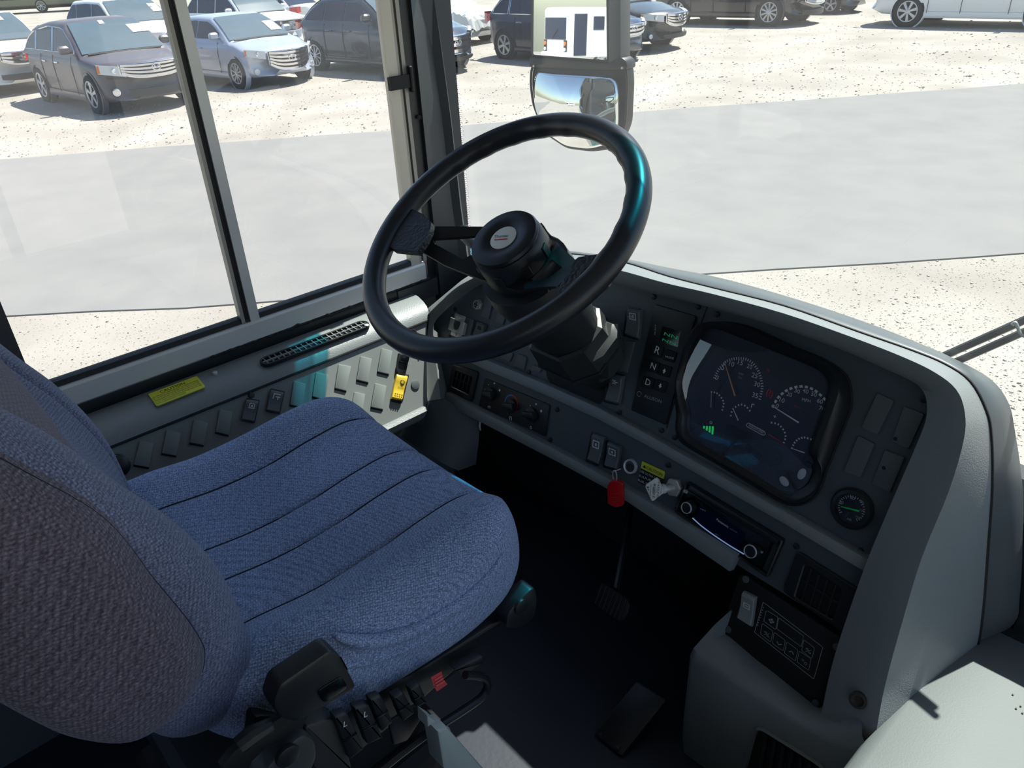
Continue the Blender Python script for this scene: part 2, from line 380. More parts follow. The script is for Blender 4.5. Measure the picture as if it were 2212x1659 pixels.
# left wall: below the window, above it and behind the driver's window
wl = join(box((-1.50, -4, -.1), (-1.44, 1.02, .618)), box((-1.50, -4, 1.55), (-1.44, 1.02, 1.95)), box((-1.50, -4, .618), (-1.44, -1.9, 1.55)))
struct('wall_left', wl, BODYIN)
wr = join(box((1.20, -4, -.1), (1.25, 1.2, .15)), box((1.20, -4, 1.65), (1.25, 1.2, 1.95)), box((1.20, -4, .15), (1.25, .05, .75)), box((1.20, -4, .75), (1.25, -2.4, 1.65)), box((1.20, -1.2, .75), (1.25, -1.1, 1.65)), box((1.20, -.05, .75), (1.25, .05, 1.65)), box((1.20, .55, .15), (1.25, .60, 1.65)), box((1.20, 1.08, .15), (1.25, 1.2, 1.65)))
struct('wall_right', wr, BODYIN)
# front wall: below the dash, header above the windshield
wf = join(box((-1.50, 1.14, -.1), (1.25, 1.20, .30)), box((-1.50, 1.14, 1.60), (1.25, 1.20, 1.95)), box((-1.50, 1.20, -.75), (1.25, 1.24, .55)))
struct('wall_front', wf, mat('footwell_dark', (34, 36, 40), .7))
struct('trim_3', join(box((-1.56, -4, -.75), (-1.50, 1.26, .60)), box((-1.56, -4, 1.55), (-1.50, 1.26, 2.05)), box((-1.5, 1.25, -.8), (1.25, 1.29, .50)), box((-1.5, 1.22, 1.80), (1.25, 1.24, 2.05))), BODYX)
struct('added_visor', rbox(V(-1.03, 1.118, 1.47), (.33, .008, .28), .003), MATS['matt_black'])  # sun visor added out of view to shade the horn cap and rim
_fw = [hY(x, y, 1.158) for x, y in [(1048, 580), (1110, 562), (1180, 553), (1250, 556), (1345, 570), (1443, 591), (1555, 614), (1710, 656), (1870, 709), (1985, 754), (2062, 790), (2130, 832), (2168, 885), (2182, 940), (2194, 1040), (2195, 1170), (2188, 1290), (2170, 1345)]]
_fw = [V(-1.49, 1.158, _fw[0][2])]+_fw+[V(_fw[-1][0], 1.158, .25), V(-1.49, 1.158, .25)]
struct('wall_cowl', loft([[q+V(0, d, 0) for q in _fw] for d in (0, .009)]), MATS['matt_black'])

# ------------------------------------------------------------------ driver's side window (structure)
def along(prof, y0, y1):   # profile of (x, z) extruded along the bus
    return loft([[V(x, y, z) for x, z in prof] for y in (y0, y1)])
win = bpy.data.objects.new('window_1', None); COL.objects.link(win); win.location = (XW, .55, .64); win['kind'] = 'structure'
obj('sill_rail', join(along([(-1.445, .622), (-1.424, .622), (-1.420, .626), (-1.420, .660), (-1.424, .664), (-1.445, .664)], -1.9, .985)), ALU, win)
obj('glazing_strip', along([(-1.447, .664), (-1.430, .664), (-1.432, .674), (-1.447, .676)], .15, .955), RUB, win)
def upright(y0, y1, x0, x1, z0=.664, z1=1.56): return box((x0, y0, z0), (x1, y1, z1))
obj('mullion', join(upright(.5475, .567, -1.447, -1.426)), ALU, win)
obj('mullion_edge', upright(.5300, .5372, -1.446, -1.429), ALUD, win)
obj('mullion_seal', upright(.5372, .5475, -1.447, -1.431), RUB, win)
obj('front_jamb', join(upright(.953, .977, -1.447, -1.430)), mat('cream_aluminium', (196, 188, 174), .5, metal=.3, var=(8, .1)), win)
obj('jamb_channel', join(upright(.977, .984, -1.447, -1.4315), upright(.990, .999, -1.447, -1.4315)), ALUD, win)
obj('channel_felt', upright(.984, .990, -1.447, -1.435), mat('brown_felt', (104, 88, 74), .9), win)
obj('jamb_seal', upright(.999, 1.024, -1.447, -1.433, .60), BLACK, win)
obj('rear_jamb', join(upright(.06, .150, -1.447, -1.425, .664)), PILLAR, win)
obj('window_pane', box((-1.4430, .15, .668), (-1.4405, .545, 1.55)), SGLASS, win)
obj('window_pane', box((-1.4380, .53, .668), (-1.4355, .957, 1.55)), SGLASS, win)
lt = MB()   # black window latch on the jamb
a = hX(845, 185, -1.424); b = hX(890, 170, -1.424)
lt.add(box((-1.43, a[1]-.004, .5*(a[2]+b[2])-.013), (-1.420, b[1]-.004, .5*(a[2]+b[2])+.013)))
lt.add(rbox(V(-1.423, b[1]-.004, b[2]), (.012, .008, .052), .003))
obj('window_latch', lt, BLACKM, win)
# rubber gap under the sill, with its ragged bead of sealant
struct('trim_1', along([(-1.447, .56), (-1.4245, .596), (-1.4215, .603), (-1.4245, .6235), (-1.447, .6235)], -1.9, 1.02), mat('black_gap_rubber', (26, 29, 31), .35, var=(30, .3)))
sb = []
for y in np.arange(.45, 1.0, .008): sb.append((-1.4225+rng.normal(0, .0010), y, .6225+rng.normal(0, .0013)))
obj('sealant_bead', tube(sb, [.0022+abs(rng.normal(0, .0010)) for _ in sb], 6), BLACKM, bpy.data.objects['trim_1'])
pc = obj('corner_plate', box((-1.4235, .90, .575), (-1.4200, 1.015, .618)), PILLAR, bpy.data.objects['trim_1'])
q = hX(883, 643, -1.4195); obj('screw', lathe([(.0045, 0), (.0045, .002), (.003, .003), (0.0005, .003)], q-V(.0005, 0, 0), (1, 0, 0), 10), STEEL, bpy.data.objects['trim_1'])

# A-pillar
GP = Plane(V(-.904, 1.0, .56), (0, -math.cos(R(20)), math.sin(R(20))), (1, 0, 0))
def pil(y, pxs): return [hY(x, yy, y) for x, yy in pxs]
pl_in = [(938, 0), (950, 80), (974, 260), (994, 440), (1014, 590), (1025, 660)]
inn = [hY(x, y, 1.10) for x, y in pl_in]
top = inn[0] + (inn[0]-inn[-1])/np.linalg.norm(inn[0]-inn[-1])*.40; inn = [top]+inn
bot = inn[-1]+(inn[-1]-inn[-2])*1.5; inn.append(bot)
rg = [[V(-1.448, 1.022, p[2]), V(-1.424, 1.024, p[2]), V(p[0]-.012, 1.085, p[2]), V(p[0], 1.10, p[2]), V(p[0]-.052, 1.145, p[2]), V(-1.448, 1.145, p[2])] for p in inn]
struct('trim_2', loft(rg), PILLAR, ang=25)
sp = [(885, 240), (899, 247)]
q = hX(905, 253, -1.4285); obj('screw', lathe([(.005, 0), (.005, .002), (.001, .003)], q, (1, -.3, 0), 10), BLACKM, bpy.data.objects['trim_2'])

# windshield: clear pane, teal shade band, black frit edge with dots
ws = bpy.data.objects.new('window_2', None); COL.objects.link(ws); ws.location = (-.5, 1.17, .75); ws['kind'] = 'structure'
obj('windshield_pane', box((-1.47, 1.168, .28), (1.2, 1.173, 1.425)), WGLASS, ws)
obj('shade_band', box((-1.47, 1.168, 1.485), (1.2, 1.173, 1.62)), SHADE, ws); obj('shade_fade', box((-1.47, 1.168, 1.425), (1.2, 1.173, 1.485)), glass_mat('teal_fade_band', (.16, .60, .66), gloss=.6), ws)
fe = [hY(x, y, 1.166) for x, y in [(945, -60), (957, 0), (966, 80), (985, 235), (1002, 440), (1008, 520), (1016, 620)]]
fb = MB(); k = .012
for i in range(len(fe)-1):
    a, b = fe[i], fe[i+1]; fb.add(([a-V(.12, 0, 0), a+V(k*.25, 0, 0), b+V(k*.25, 0, 0), b-V(.12, 0, 0)], [(0, 1, 2, 3)]))
obj('frit_edge', fb, BLACKM, ws)
fd = MB(); z0, z1 = fe[-1][2], fe[0][2]; zz = np.arange(z0, z1, .0046); zs = [p[2] for p in fe][::-1]; xs = [p[0] for p in fe][::-1]
for r_, z in enumerate(zz):
    x0 = np.interp(z, zs, xs)+.0035
    for c_ in range(4):
        rad = .0021-.00035*c_; cx = x0+c_*.0046+(.0023 if r_ % 2 else 0)
        fd.add(([V(cx+rad*math.cos(t), 1.166, z+rad*math.sin(t)) for t in np.linspace(0, 2*math.pi, 6, endpoint=False)], [tuple(range(6))]))
o = obj('frit_dots', fd, BLACKM, ws, ang=0); o['kind'] = 'stuff'

# ------------------------------------------------------------------ left side console
pz = lambda z: -1.3405-(z-.56)*math.tan(R(29))
yE = lambda z: .935-(.59-z)*.60
def along2(prof, y0): return loft([[V(x, y, z) for x, z in prof] for y in (y0,)]+[[V(x, yE(z), z) for x, z in prof]])
sc_ = thing('side_console', 'grey moulded console under the driver window, lined with blank switch plates', 'console', (-1.36, .4, .4))
prof = [(-1.445, .30), (-1.445, .585), (-1.420, .600), (-1.400, .5995), (-1.375, .594), (-1.358, .588), (-1.345, .578), (-1.3385, .564), (-1.343, .560), (-1.343, .555)]
obj('ledge', along2(prof, -.75), GREY, sc_)
SPL = Plane(V(-1.3405, .5, .56), (math.cos(R(29)), 0, math.sin(R(29))), (0, 1, 0))
obj('switch_panel', along2([(-1.343, .562), (pz(.562), .562), (pz(.408), .408), (-1.343, .35)], -.75), SIDEP, sc_)
obj('panel_groove', tube([(-1.3385, y, .5635) for y in np.linspace(-.75, .915, 8)], .0026, 6), BLACKM, sc_)
obj('lower_lip', along2([(pz(.408)-.01, .409), (pz(.408)+.006, .410), (pz(.408)+.014, .404), (pz(.408)+.013, .392), (pz(.408)+.002, .378), (-1.33, .345), (-1.38, .345)], -.75), GREY, sc_)
obj('lower_wall_panel', box((-1.44, -.75, 0), (-1.36, .80, .35)), PANEL, sc_)
SP_OFF = 0.0
plq = [[(683, 804), (711, 810), (701.5, 864), (675.4, 856)], [(732, 786.6), (760, 791), (748.5, 844.5), (724, 838)], [(779.5, 769), (804.5, 775), (796, 826.5), (771, 820)],
       [(825, 752), (849, 758), (840.5, 808.5), (816, 802.5)], [(766, 846), (790, 851.5), (782, 905), (757, 897)], [(811, 827.4), (836, 833.5), (827.5, 884.5), (802, 879)],
       [(635, 823), (662, 829), (654, 880), (627, 874)], [(475, 884), (504, 890), (494, 940), (466, 933)], [(419, 906), (450, 913), (440, 962), (411, 956)],
       [(360, 928.5), (392, 935), (381, 985), (350, 979)], [(302, 952), (333, 958), (322, 1010), (289, 1004)], [(242, 985), (272, 990), (260, 1040), (230, 1034)]]
for pxs in plq:
    obj('blank_plate', plate(SPL, pxs, .0045, .0022, .0012), SIDEPL, sc_)
    x0, y0 = pxs[3]; x1, y1 = pxs[2]
    obj('plate_slot', plate(SPL, [(x0-1, y0), (x1+.5, y1), (x1-1, y1+4), (x0-2, y0+4)], .0008, .001, 0), BLACKM, sc_)
# defroster vent along the ledge
VP_ = Plane(V(-1.390, .5, .5985), (.10, 0, 1), (0, 1, 0))
ev = [VP_.uv(558, 779, .004), VP_.uv(800, 698, .004)]; (ua, va), (ub, vb) = ev; vm = .5*(va+vb)
def slot(u0, u1, v, hh, n=8):
    return [(u1-hh+hh*math.cos(t), v+hh*math.sin(t)) for t in np.linspace(-math.pi/2, math.pi/2, n)]+[(u0+hh+hh*math.cos(t), v+hh*math.sin(t)) for t in np.linspace(math.pi/2, 1.5*math.pi, n)]
obj('vent_frame', frame_ring(VP_, slot(ua, ub, vm, .0165), slot(ua+.004, ub-.004, vm, .0125), -.004, .004), BLACK, sc_)
obj('vent_duct', prism(VP_, slot(ua+.003, ub-.003, vm, .0135), -.003, -.001), BLACKM, sc_)
nb = 19
for i in range(nb+1):
    u = ua+.012+(ub-ua-.024)*i/nb
    obj('vent_bar', prism(VP_, [(u-.0007, vm-.0125), (u+.0007, vm-.0125), (u+.0007, vm+.0125), (u-.0007, vm+.0125)], -.001, .003), GREYS, sc_)
obj('vent_rail', prism(VP_, [(ua+.005, vm-.0008), (ub-.005, vm-.0008), (ub-.005, vm+.0008), (ua+.005, vm+.0008)], -.001, .0035), GREYS, sc_)
u_, v_ = VP_.uv(792, 702, .005); obj('vent_screw', disc(VP_, u_, v_, .005, .003, .006, 12), STEEL, sc_)
# pocket outline near the dash end
po = [(858, 740), (866, 727), (884, 713), (897, 715), (905, 735), (906, 770)]
obj('pocket_seam', tube(spline([SPL.hit(x, y, .003) for x, y in po], 5), .0022, 6), BLACKM, sc_)
u_, v_ = SPL.uv(898, 831, .003); obj('round_plug', disc(SPL, u_, v_, .0105, 0, .003, 18), PLATEM, sc_)
u_, v_ = SPL.uv(544, 853, .006); obj('indicator_lamp', disc(SPL, u_, v_, .006, 0, .006, 14), BLACK, sc_)
u_, v_ = VP_.uv(464, 804, .003); obj('ledge_screw', disc(VP_, u_, v_, .005, -.006, .004, 12), STEEL, sc_)
obj('panel_lettering', text_at('AQMTO', SPL, (681, 870), (703, 872.5), .0006), BLKP, sc_)
# caution sticker lying across the ledge
CL = Plane(V(-1.385, .35, .5975), (.15, 0, 1), (0, 1, 0))
cs = tag(obj('caution_sticker', plate(CL, [(319.7, 851), (424.6, 812), (444, 835), (338, 877)], .0022, .004, 0), YEL), 'yellow CAUTION sticker with small black print stuck on the window ledge', 'sticker')
LN = Plane(CL.p, CL.n, CL.u)
obj('lettering', text_at('CAUTION', LN, (348, 849.5), (401, 829), .0026, .0085), BLKP, cs)
fl = ['LOSE CONTROL OF PARKING BRAKE SET ON GRADE WITH ENGINE', 'OFF. THE VEHICLE MUST NOT BE LEFT UNATTENDED. ALWAYS SET', 'PARKING BRAKE AND TURN KEY OFF BEFORE LEAVING THE SEAT.', 'DO NOT OPERATE WITHOUT FASTENING THE SEAT BELT FIRST AND', 'READ MANUAL BEFORE OPERATION OF THIS EQUIPMENT']
for i, s in enumerate(fl):
    f = (i+1)/6.2
    a = V(326, 858)*(1-f)+V(341, 878)*f; b = V(427, 818.5)*(1-f)+V(441.5, 838.5)*f
    obj('lettering', text_at(s, LN, a, b if i < 4 else a*.35+b*.65, .0026, .0034), BLKP, cs)
# rockers on the console
def rocker(name, label, cat, pl, pxs, m, h=.010, group=None, icon=None, iconm=WHITE):
    t = thing(name, label, cat, tuple(pl.hit(sum(p[0] for p in pxs)/4, sum(p[1] for p in pxs)/4)), group or ('rocker switches on the side console' if pl is SPL else 'rocker switches on the dash'))
    obj('bezel', plate(pl, [(V(p)-V(sum(q[0] for q in pxs)/4, sum(q[1] for q in pxs)/4))*1.10+V(sum(q[0] for q in pxs)/4, sum(q[1] for q in pxs)/4) for p in pxs], .002, .002, .0006), BLACK, t)
    uv = [V(pl.uv(x, y, h)) for x, y in pxs]
    if area2(uv) < 0: pass
    A, B, C_, D = uv   # TL TR BR BL
    rings = []
    for f, hh in [(0, h*.62), (.04, h*.85), (.12, h), (.30, h*.86), (.5, h*.70), (.72, h*.80), (.94, h*.95), (1, h*.62)]:
        l = A*(1-f)+D*f; r_ = B*(1-f)+C_*f
        rings.append([pl.at(*l, .001), pl.at(*l, hh*.85), pl.at(*(l*.94+r_*.06), hh), pl.at(*(l*.06+r_*.94), hh), pl.at(*r_, hh*.85), pl.at(*r_, .001)])
    obj('paddle', loft(rings), m, t)
    if icon:
        ic = MB()
        for (u0, v0, u1, v1) in icon:
            q = []
            for a_, b_ in ((u0, v0), (u1, v0), (u1, v1), (u0, v1)):
                e = (A*(1-a_)+B*a_)*(1-b_)+(D*(1-a_)+C_*a_)*b_; hh = float(np.interp(b_, [0, .12, .5, .94], [h*.62, h, h*.70, h*.95]))
                q.append(pl.at(*e, hh+.0006))
            ic.add((q, [(0, 1, 2, 3)]))
        obj('symbol', ic, iconm, t, ang=0)
    return t
IC1 = [(.3, .16, .75, .20), (.3, .36, .75, .40), (.3, .20, .36, .36), (.69, .20, .75, .36), (.45, .24, .6, .32)]
IC2 = [(.25, .14, .8, .19), (.25, .19, .33, .40), (.45, .26, .8, .31), (.6, .31, .68, .42)]
rocker('rocker_switch', 'grey rocker switch on side console, second plate behind the teal-lit one', 'switch', SPL, [(533, 862), (560, 866), (550, 912), (523, 907)], PLATEM, .010, icon=IC1)
rocker('rocker_switch', 'grey rocker switch with white L symbol, just behind teal-lit plate', 'switch', SPL, [(586, 841), (614, 847), (604, 892), (577, 887)], PLATEM, .010, icon=IC2)
rocker('rocker_switch', 'white-topped rocker switch showing over the seat cushion edge', 'switch', SPL, [(722, 864), (747, 868), (738, 915), (712, 910)], IVORY, .010, icon=[(.1, .2, .22, .26), (.3, .2, .42, .26), (.5, .2, .62, .26), (.7, .2, .82, .26)], iconm=DIMP)
t = rocker('yellow_switch', 'yellow rocker switch with black print on side console by the dash', 'switch', SPL, [(859, 807.5), (882.5, 812), (870, 864.5), (847.5, 860.5)], YELS, .011)
obj('plate_slot', plate(SPL, [(846, 862), (869, 866), (867, 872), (846, 867)], .004, .001, 0), BLACKM, t)
u_, v_ = SPL.uv(869.5, 825.5, .0096); obj('symbol', frame_ring(SPL, [(u_+.0052*math.cos(a), v_+.0052*math.sin(a)) for a in np.linspace(0, 2*math.pi, 18, endpoint=False)], [(u_+.0036*math.cos(a), v_+.0036*math.sin(a)) for a in np.linspace(0, 2*math.pi, 18, endpoint=False)], .009, .0102, .0002), BLKP, t)
obj('lettering', text_at('NOISE', SPL, (860, 838), (872, 840), .0092), BLKP, t)
gp = MB()
for i in range(4):
    for j in range(3):
        x = 855.5+i*4.6-j*1.2; y = 849+i*1.1+j*4.4; u_, v_ = SPL.uv(x, y, .0115); gp.add(disc(SPL, u_, v_, .0016, .008, .0118, 8, .0004))
obj('grip_dots', gp, YELS, t)
t = thing('black_toggle_guard', 'black guard and clip above the yellow switch', 'switch', tuple(SPL.hit(874, 785)))
obj('guard', join(plate(SPL, [(863, 762), (886, 768), (882, 786), (879, 800), (876, 812), (860, 809), (857, 797), (860, 786)], .009, .002, .002)), BLACK, t)
obj('clip', join(plate(SPL, [(868, 765), (886, 770), (882, 786), (864, 781)], .016, .003, .002)), BLACKG, t)
t = thing('black_rotary_knob', 'black round knob at rear of side console beside seat back', 'knob', tuple(SPL.hit(254, 1006)))
c = SPL.hit(254, 1006, .0); obj('knob', lathe([(.021, 0), (.021, .004), (.017, .006), (.015, .016), (.012, .018), (.001, .018)], c, SPL.n, 24), BLACK, t)
obj('pointer', lathe([(.0015, .0), (.0015, .001), (.0002, .001)], SPL.hit(249, 985, .0045), SPL.n, 8), WHITE, t)

# ------------------------------------------------------------------ dashboard
dash = thing('dashboard', 'grey moulded dashboard with dark instrument panel below the windshield', 'dashboard', (-.8, 1.0, .3))
I_ = [(935, 725), (936, 697), (962, 668), (999, 638), (1028, 619), (1060, 606), (1110, 596), (1180, 592), (1250, 596), (1322, 608), (1419, 633), (1521, 657), (1672, 699), (1823, 751), (1930, 797), (1980, 820), (2004, 838), (2015, 865), (2013, 905), (1990, 965), (1932, 1100), (1882, 1224), (1823, 1400), (1796, 1521), (1775, 1620)]
Rg = [(920, 705), (922, 683), (948, 656), (982, 624), (1012, 606), (1050, 588), (1108, 572), (1180, 566), (1255, 568), (1335, 583), (1440, 612), (1540, 635), (1690, 676), (1845, 730), (1955, 773), (2022, 806), (2066, 842), (2084, 890), (2082, 950), (2050, 1060), (1993, 1200), (1953, 1330), (1912, 1480), (1893, 1580), (1880, 1660)]
Og = [(913, 690), (914, 676), (940, 653), (975, 624), (1004, 601), (1048, 578), (1110, 558), (1180, 549), (1250, 551), (1345, 567), (1443, 598), (1540, 623), (1690, 661), (1853, 718), (1965, 757), (2040, 788), (2094, 826), (2128, 888), (2139, 944), (2141, 1050), (2132, 1180), (2124, 1290), (2115, 1370), (2106, 1413), (2096, 1480)]
Pg = {5: (1048, 566), 6: (1110, 548), 7: (1180, 540), 8: (1250, 544), 9: (1345, 558), 10: (1443, 578), 11: (1555, 600), 12: (1710, 643), 13: (1870, 696), 14: (1985, 741), 15: (2062, 775), 16: (2139, 818), 17: (2178, 869), 18: (2192, 930), 19: (2207, 1040), 20: (2208, 1170), 21: (2201, 1290), 22: (2188, 1345), 23: (2109, 1413)}
offI = [.05, .047, .04, .03, .02, .01]+[0.0]*19
offR = [.080, .078, .072, .064, .056, .048]+[.042]*14+[.046, .05, .055, .06, .06]
yO = [1.0, 1.0, 1.02, 1.045, 1.06, 1.08]+[1.09]*19
Ip = [GP.hit(*p, o) for p, o in zip(I_, offI)]
Rp = [GP.hit(*p, o) for p, o in zip(Rg, offR)]
Op = [hY(*p, y) for p, y in zip(Og, yO)]
Op[0] = GP.hit(*Og[0], .06); Op[1] = GP.hit(*Og[1], .055); Op[2] = GP.hit(*Og[2], .045); Op[3] = GP.hit(*Og[3], .035); Op[4] = GP.hit(*Og[4], .02)
I3, R3, O3 = spline(Ip, 4), spline(Rp, 4), spline(Op, 4)
rows = []
for a, b, c in zip(I3, R3, O3):
    lip = a+GP.n*(.55*((b-a)@GP.n)+.004)
    q = [a-GP.n*.004, lip]
    for t in (.25, .5, .75): q.append((1-t)**2*lip+2*t*(1-t)*(lip*.3+b*.7+GP.n*.006)+t*t*b)
    q.append(b)
    mid = b*.5+c*.5; bul = b+GP.n*.004+(c-b)*.28
    for t in (.2, .4, .6, .8): q.append((1-t)**2*b+2*t*(1-t)*(bul*.6+mid*.4)+t*t*c)
    q.append(c); rows.append(q)
obj('dash_hood', loft(rows, False), GREY, dash, ang=60)
capk = sorted(Pg); O5 = [Op[k] for k in capk]; P5 = [hY(*Pg[k], 1.152) for k in capk]
Oc, Pc = spline(O5, 4), spline(P5, 4)
rows = [[o_+V(0, .003, -.002), o_+V(0, .006, .0005), (o_+p_)/2+V(0, 0, .002), p_, p_+V(0, .012, -.012), p_+V(0, .012, -.06)] for o_, p_ in zip(Oc, Pc)]
obj('windshield_cap', loft(rows, False), CAPM, dash, ang=60)
obj('cap_gap', tube([q+V(.0005, .0022, -.0005) for q in spline(O5, 4)], .0026, 6), BLACKM, dash)
for px in ((2166, 1144), (2150, 1236)):
    q = hY(*px, 1.125); obj('cap_screw', lathe([(.006, -.002), (.006, .001), (.003, .003), (.001, .003)], q, (1, -.8, 0), 10), STEEL, dash)
    obj('rust_patch', lathe([(.014, -.004), (.013, -.0015), (.001, .0)], q, (1, -.9, 0), 9), mat('tan_rust', (128, 110, 88), .9, var=(80, .4)), dash)
# panel sheet
lipT = [(961, 848), (1080, 908), (1200, 972), (1320, 1036), (1453, 1112), (1590, 1200), (1700, 1270), (1850, 1375)]
pan = [GP.uv(*p) for p in I_[1:22]]+[GP.uv(*p) for p in [(1862, 1290), (1835, 1370)]]+[GP.uv(*p) for p in [(1600, 1225), (1453, 1120), (1320, 1045), (1200, 981), (1080, 917), (961, 856), (940, 790)]]
obj('gauge_panel', prism(GP, pan, -.006, 0), PANEL, dash)
# left end filler and kick panel
eP = lambda z: V(pz(min(z, .565))-.002, yE(z)-.001, z)
le = [[eP(.592), GP.hit(920, 700, .056), GP.hit(937, 712, .045), GP.hit(947, 720, 0)], [eP(.50), GP.hit(922, 780, .060), GP.hit(942, 785, .045), GP.hit(954, 790, 0)], [eP(.402), GP.hit(925, 866, .064), GP.hit(952, 862, .048), GP.hit(970, 862, .0)]]
obj('end_filler', loft(le, False), GREYS, dash, ang=60)
kk = [[eP(.402), GP.hit(925, 866, .064), GP.hit(962, 862, .035), GP.hit(1000, 885, .01), GP.hit(1037, 905, -.01)], [GP.hit(882, 905, .075), GP.hit(915, 920, .07), GP.hit(962, 930, .05), GP.hit(1003, 945, .01), GP.hit(1034, 955, -.02)], [GP.hit(862, 940, .085), GP.hit(900, 965, .08), GP.hit(955, 1000, .06), GP.hit(990, 1017, .02), GP.hit(1028, 1003, -.03)]]
obj('kick_panel', loft(kk, False), PANEL, dash, ang=60)
def band(pT, pB, h, m, name, bev=.007):
    uv = [V(GP.uv(*p, h)) for p in pT]+[V(GP.uv(*p, h)) for p in pB[::-1]]
    if area2(uv) < 0: uv = uv[::-1]
    return obj(name, prism(GP, uv, 0, h, bev), m, dash)
band([(985, 742), (1047, 775), (1176, 828), (1289, 878), (1395, 935), (1500, 995), (1700, 1107), (1884, 1213)], [(978, 765), (1040, 798), (1170, 853), (1283, 904), (1390, 961), (1495, 1021), (1692, 1134), (1874, 1243)], .020, GREY, 'panel_strip')
band([(961, 847), (1080, 908), (1200, 971), (1330, 1042), (1453, 1113), (1590, 1199)], [(957, 873), (1075, 934), (1197, 997), (1320, 1064), (1450, 1152), (1572, 1236)], .022, GREY, 'knee_lip')
ins = MB()
obj('panel_joint', tube([GP.hit(x, y, .0003) for x, y in [(1529, 660), (1480, 790), (1440, 925)]], .0011, 5), BLACKM, dash)
scr = [(1202, 885), (1187, 950), (982, 668), (969, 728), (1141, 804), (1411, 641), (1507, 663), (1548, 679), (1336, 891), (1428, 930), (1456, 945), (1994, 863), (1857, 1190), (1719, 1181), (1442, 1005)]
for x, y in scr:
    u, v = GP.uv(x, y, .003); obj('panel_screw', disc(GP, u, v, .0052, 0, .0032, 10, .0012), BLACK, dash)
for pxs in ([(1049, 637), (1066, 642), (1055, 690), (1038, 683)], [(1077, 664), (1094, 670), (1086, 702), (1068, 695)], [(1007, 685), (1024, 691), (1014, 729), (999, 724)],
            [(1086, 758), (1108, 763), (1100, 782), (1080, 774)], [(1118, 764), (1137, 772), (1131, 800), (1110, 790)], [(1066, 706), (1086, 712), (1078, 735), (1058, 728)], [(1150, 788), (1169, 795), (1165, 806), (1146, 798)],
            [(1343, 735), (1370, 739), (1353, 806), (1329, 799)], [(1895, 849), (1931, 865.5), (1894.7, 940), (1860, 923)], [(1952.6, 877), (1996.5, 895), (1961.7, 971), (1926, 953)], [(1853.5, 940.6), (1889, 958.7), (1858, 1032), (1822, 1019)], [(1911.5, 972), (1954, 987.6), (1921.7, 1065), (1883, 1045)]):
    obj('blank_plate', plate(GP, pxs, .004, .003, .001), PLATEM, dash)
for x, y in ((1934, 948), (1909, 1011)):
    u, v = GP.uv(x, y, .0042); obj('plug_hole', disc(GP, u, v, .003, .001, .0043, 8, .0003), BLACKM, dash)
# air outlets
def air_vent(label, out, inner, n, depth_lbl):
    t = thing('air_vent', label, 'air vent', tuple(GP.hit(sum(p[0] for p in inner)/4, sum(p[1] for p in inner)/4)), 'dash air vents')
    uo = round_poly([GP.uv(*p, .006) for p in out], .008, 4); ui = round_poly([GP.uv(*p, .006) for p in inner], .004, 4)
    obj('frame', frame_ring(GP, uo, ui, 0, .007, .002), BLACK, t)
    obj('duct', prism(GP, ui, .0005, .001), BLACKM, t)
    A, B, C_, D = [V(GP.uv(*p, .005)) for p in inner]
    for i in range(n):
        f0, f1 = (i+.72)/(n+.5), (i+.95)/(n+.5)
        obj('louvre', prism(GP, [A*(1-f0)+B*f0, A*(1-f1)+B*f1, D*(1-f1)+C_*f1, D*(1-f0)+C_*f0], .001, .006, .0005), BLACK, t)
    f0, f1 = .42, .5
    obj('louvre', prism(GP, [A*(1-f0)+D*f0, B*(1-f0)+C_*f0, B*(1-f1)+C_*f1, A*(1-f1)+D*f1], .001, .004, .0005), BLACK, t)
    return t
air_vent('square black air vent at left end of the dash, above the knee lip', [(977, 787), (1032, 803), (1018, 868), (966, 842)], [(983, 801), (1020, 816), (1012, 852), (975, 834)], 4, 0)
air_vent('square black air vent at right end of the dash, right of the radio', [(1722, 1190), (1868, 1282), (1828, 1372), (1690, 1278)], [(1739, 1219), (1818, 1272), (1797, 1338), (1717, 1289)], 4, 0)
# heater controls
hc = thing('heater_control', 'black heater control plate with three pointer knobs under the steering column', 'heater control', tuple(GP.hit(1110, 870)))
obj('plate', plate(GP, [(1047, 817), (1187, 875), (1177, 943), (1034, 877)], .004, .003, .001), BLACK, hc)
HT = .0042
for k, (x, y) in enumerate([(1056, 851), (1102, 877), (1146, 896)]):
    u, v = GP.uv(x, y, .01)
    kb = obj('knob', disc(GP, u, v, .0155, .004, .011, 24, .002), BLACK, hc)
    dx = V(.0145, .004); dy = V(-.003, .007)
    c = V(u, v)
    obj('pointer', prism(GP, [c-dx-dy*.8, c-dx*1.15, c-dx+dy*.8, c+dx+dy, c+dx-dy], .009, .021, .003), BLACK, kb)
    if k != 1:
        for ddx, ddy, s in ((12, -23, .0022), (23, -8, .0028), (-1, -20, .0012), (-8, -10, .0014)):
            uu, vv = GP.uv(x+ddx, y+ddy, HT); obj('dot', disc(GP, uu, vv, s, .003, HT+.0002, 10, .0001), WHITE, hc)
    q = [(x-2, y+26), (x+5, y+28)]
    obj('symbol', text_at(['m', 'n', 'o'][k], GP, (x-2, y+30), (x+3, y+31.5), HT), WHITE, hc)
u, v = GP.uv(1104, 873, HT)
def arc_strip(pl, u, v, r0, r1, a0, a1, o, n=16, kx=1.0):
    A = np.linspace(a0, a1, n); vs = []; fs = []
    for a in A: vs += [pl.at(u+kx*r0*math.cos(a), v+r0*math.sin(a), o), pl.at(u+kx*r1*math.cos(a), v+r1*math.sin(a), o)]
    return vs, [(2*i, 2*i+1, 2*i+3, 2*i+2) for i in range(n-1)]
obj('cold_arc', arc_strip(GP, u, v, .0185, .0215, R(95), R(190), HT), BLUED, hc, ang=0)
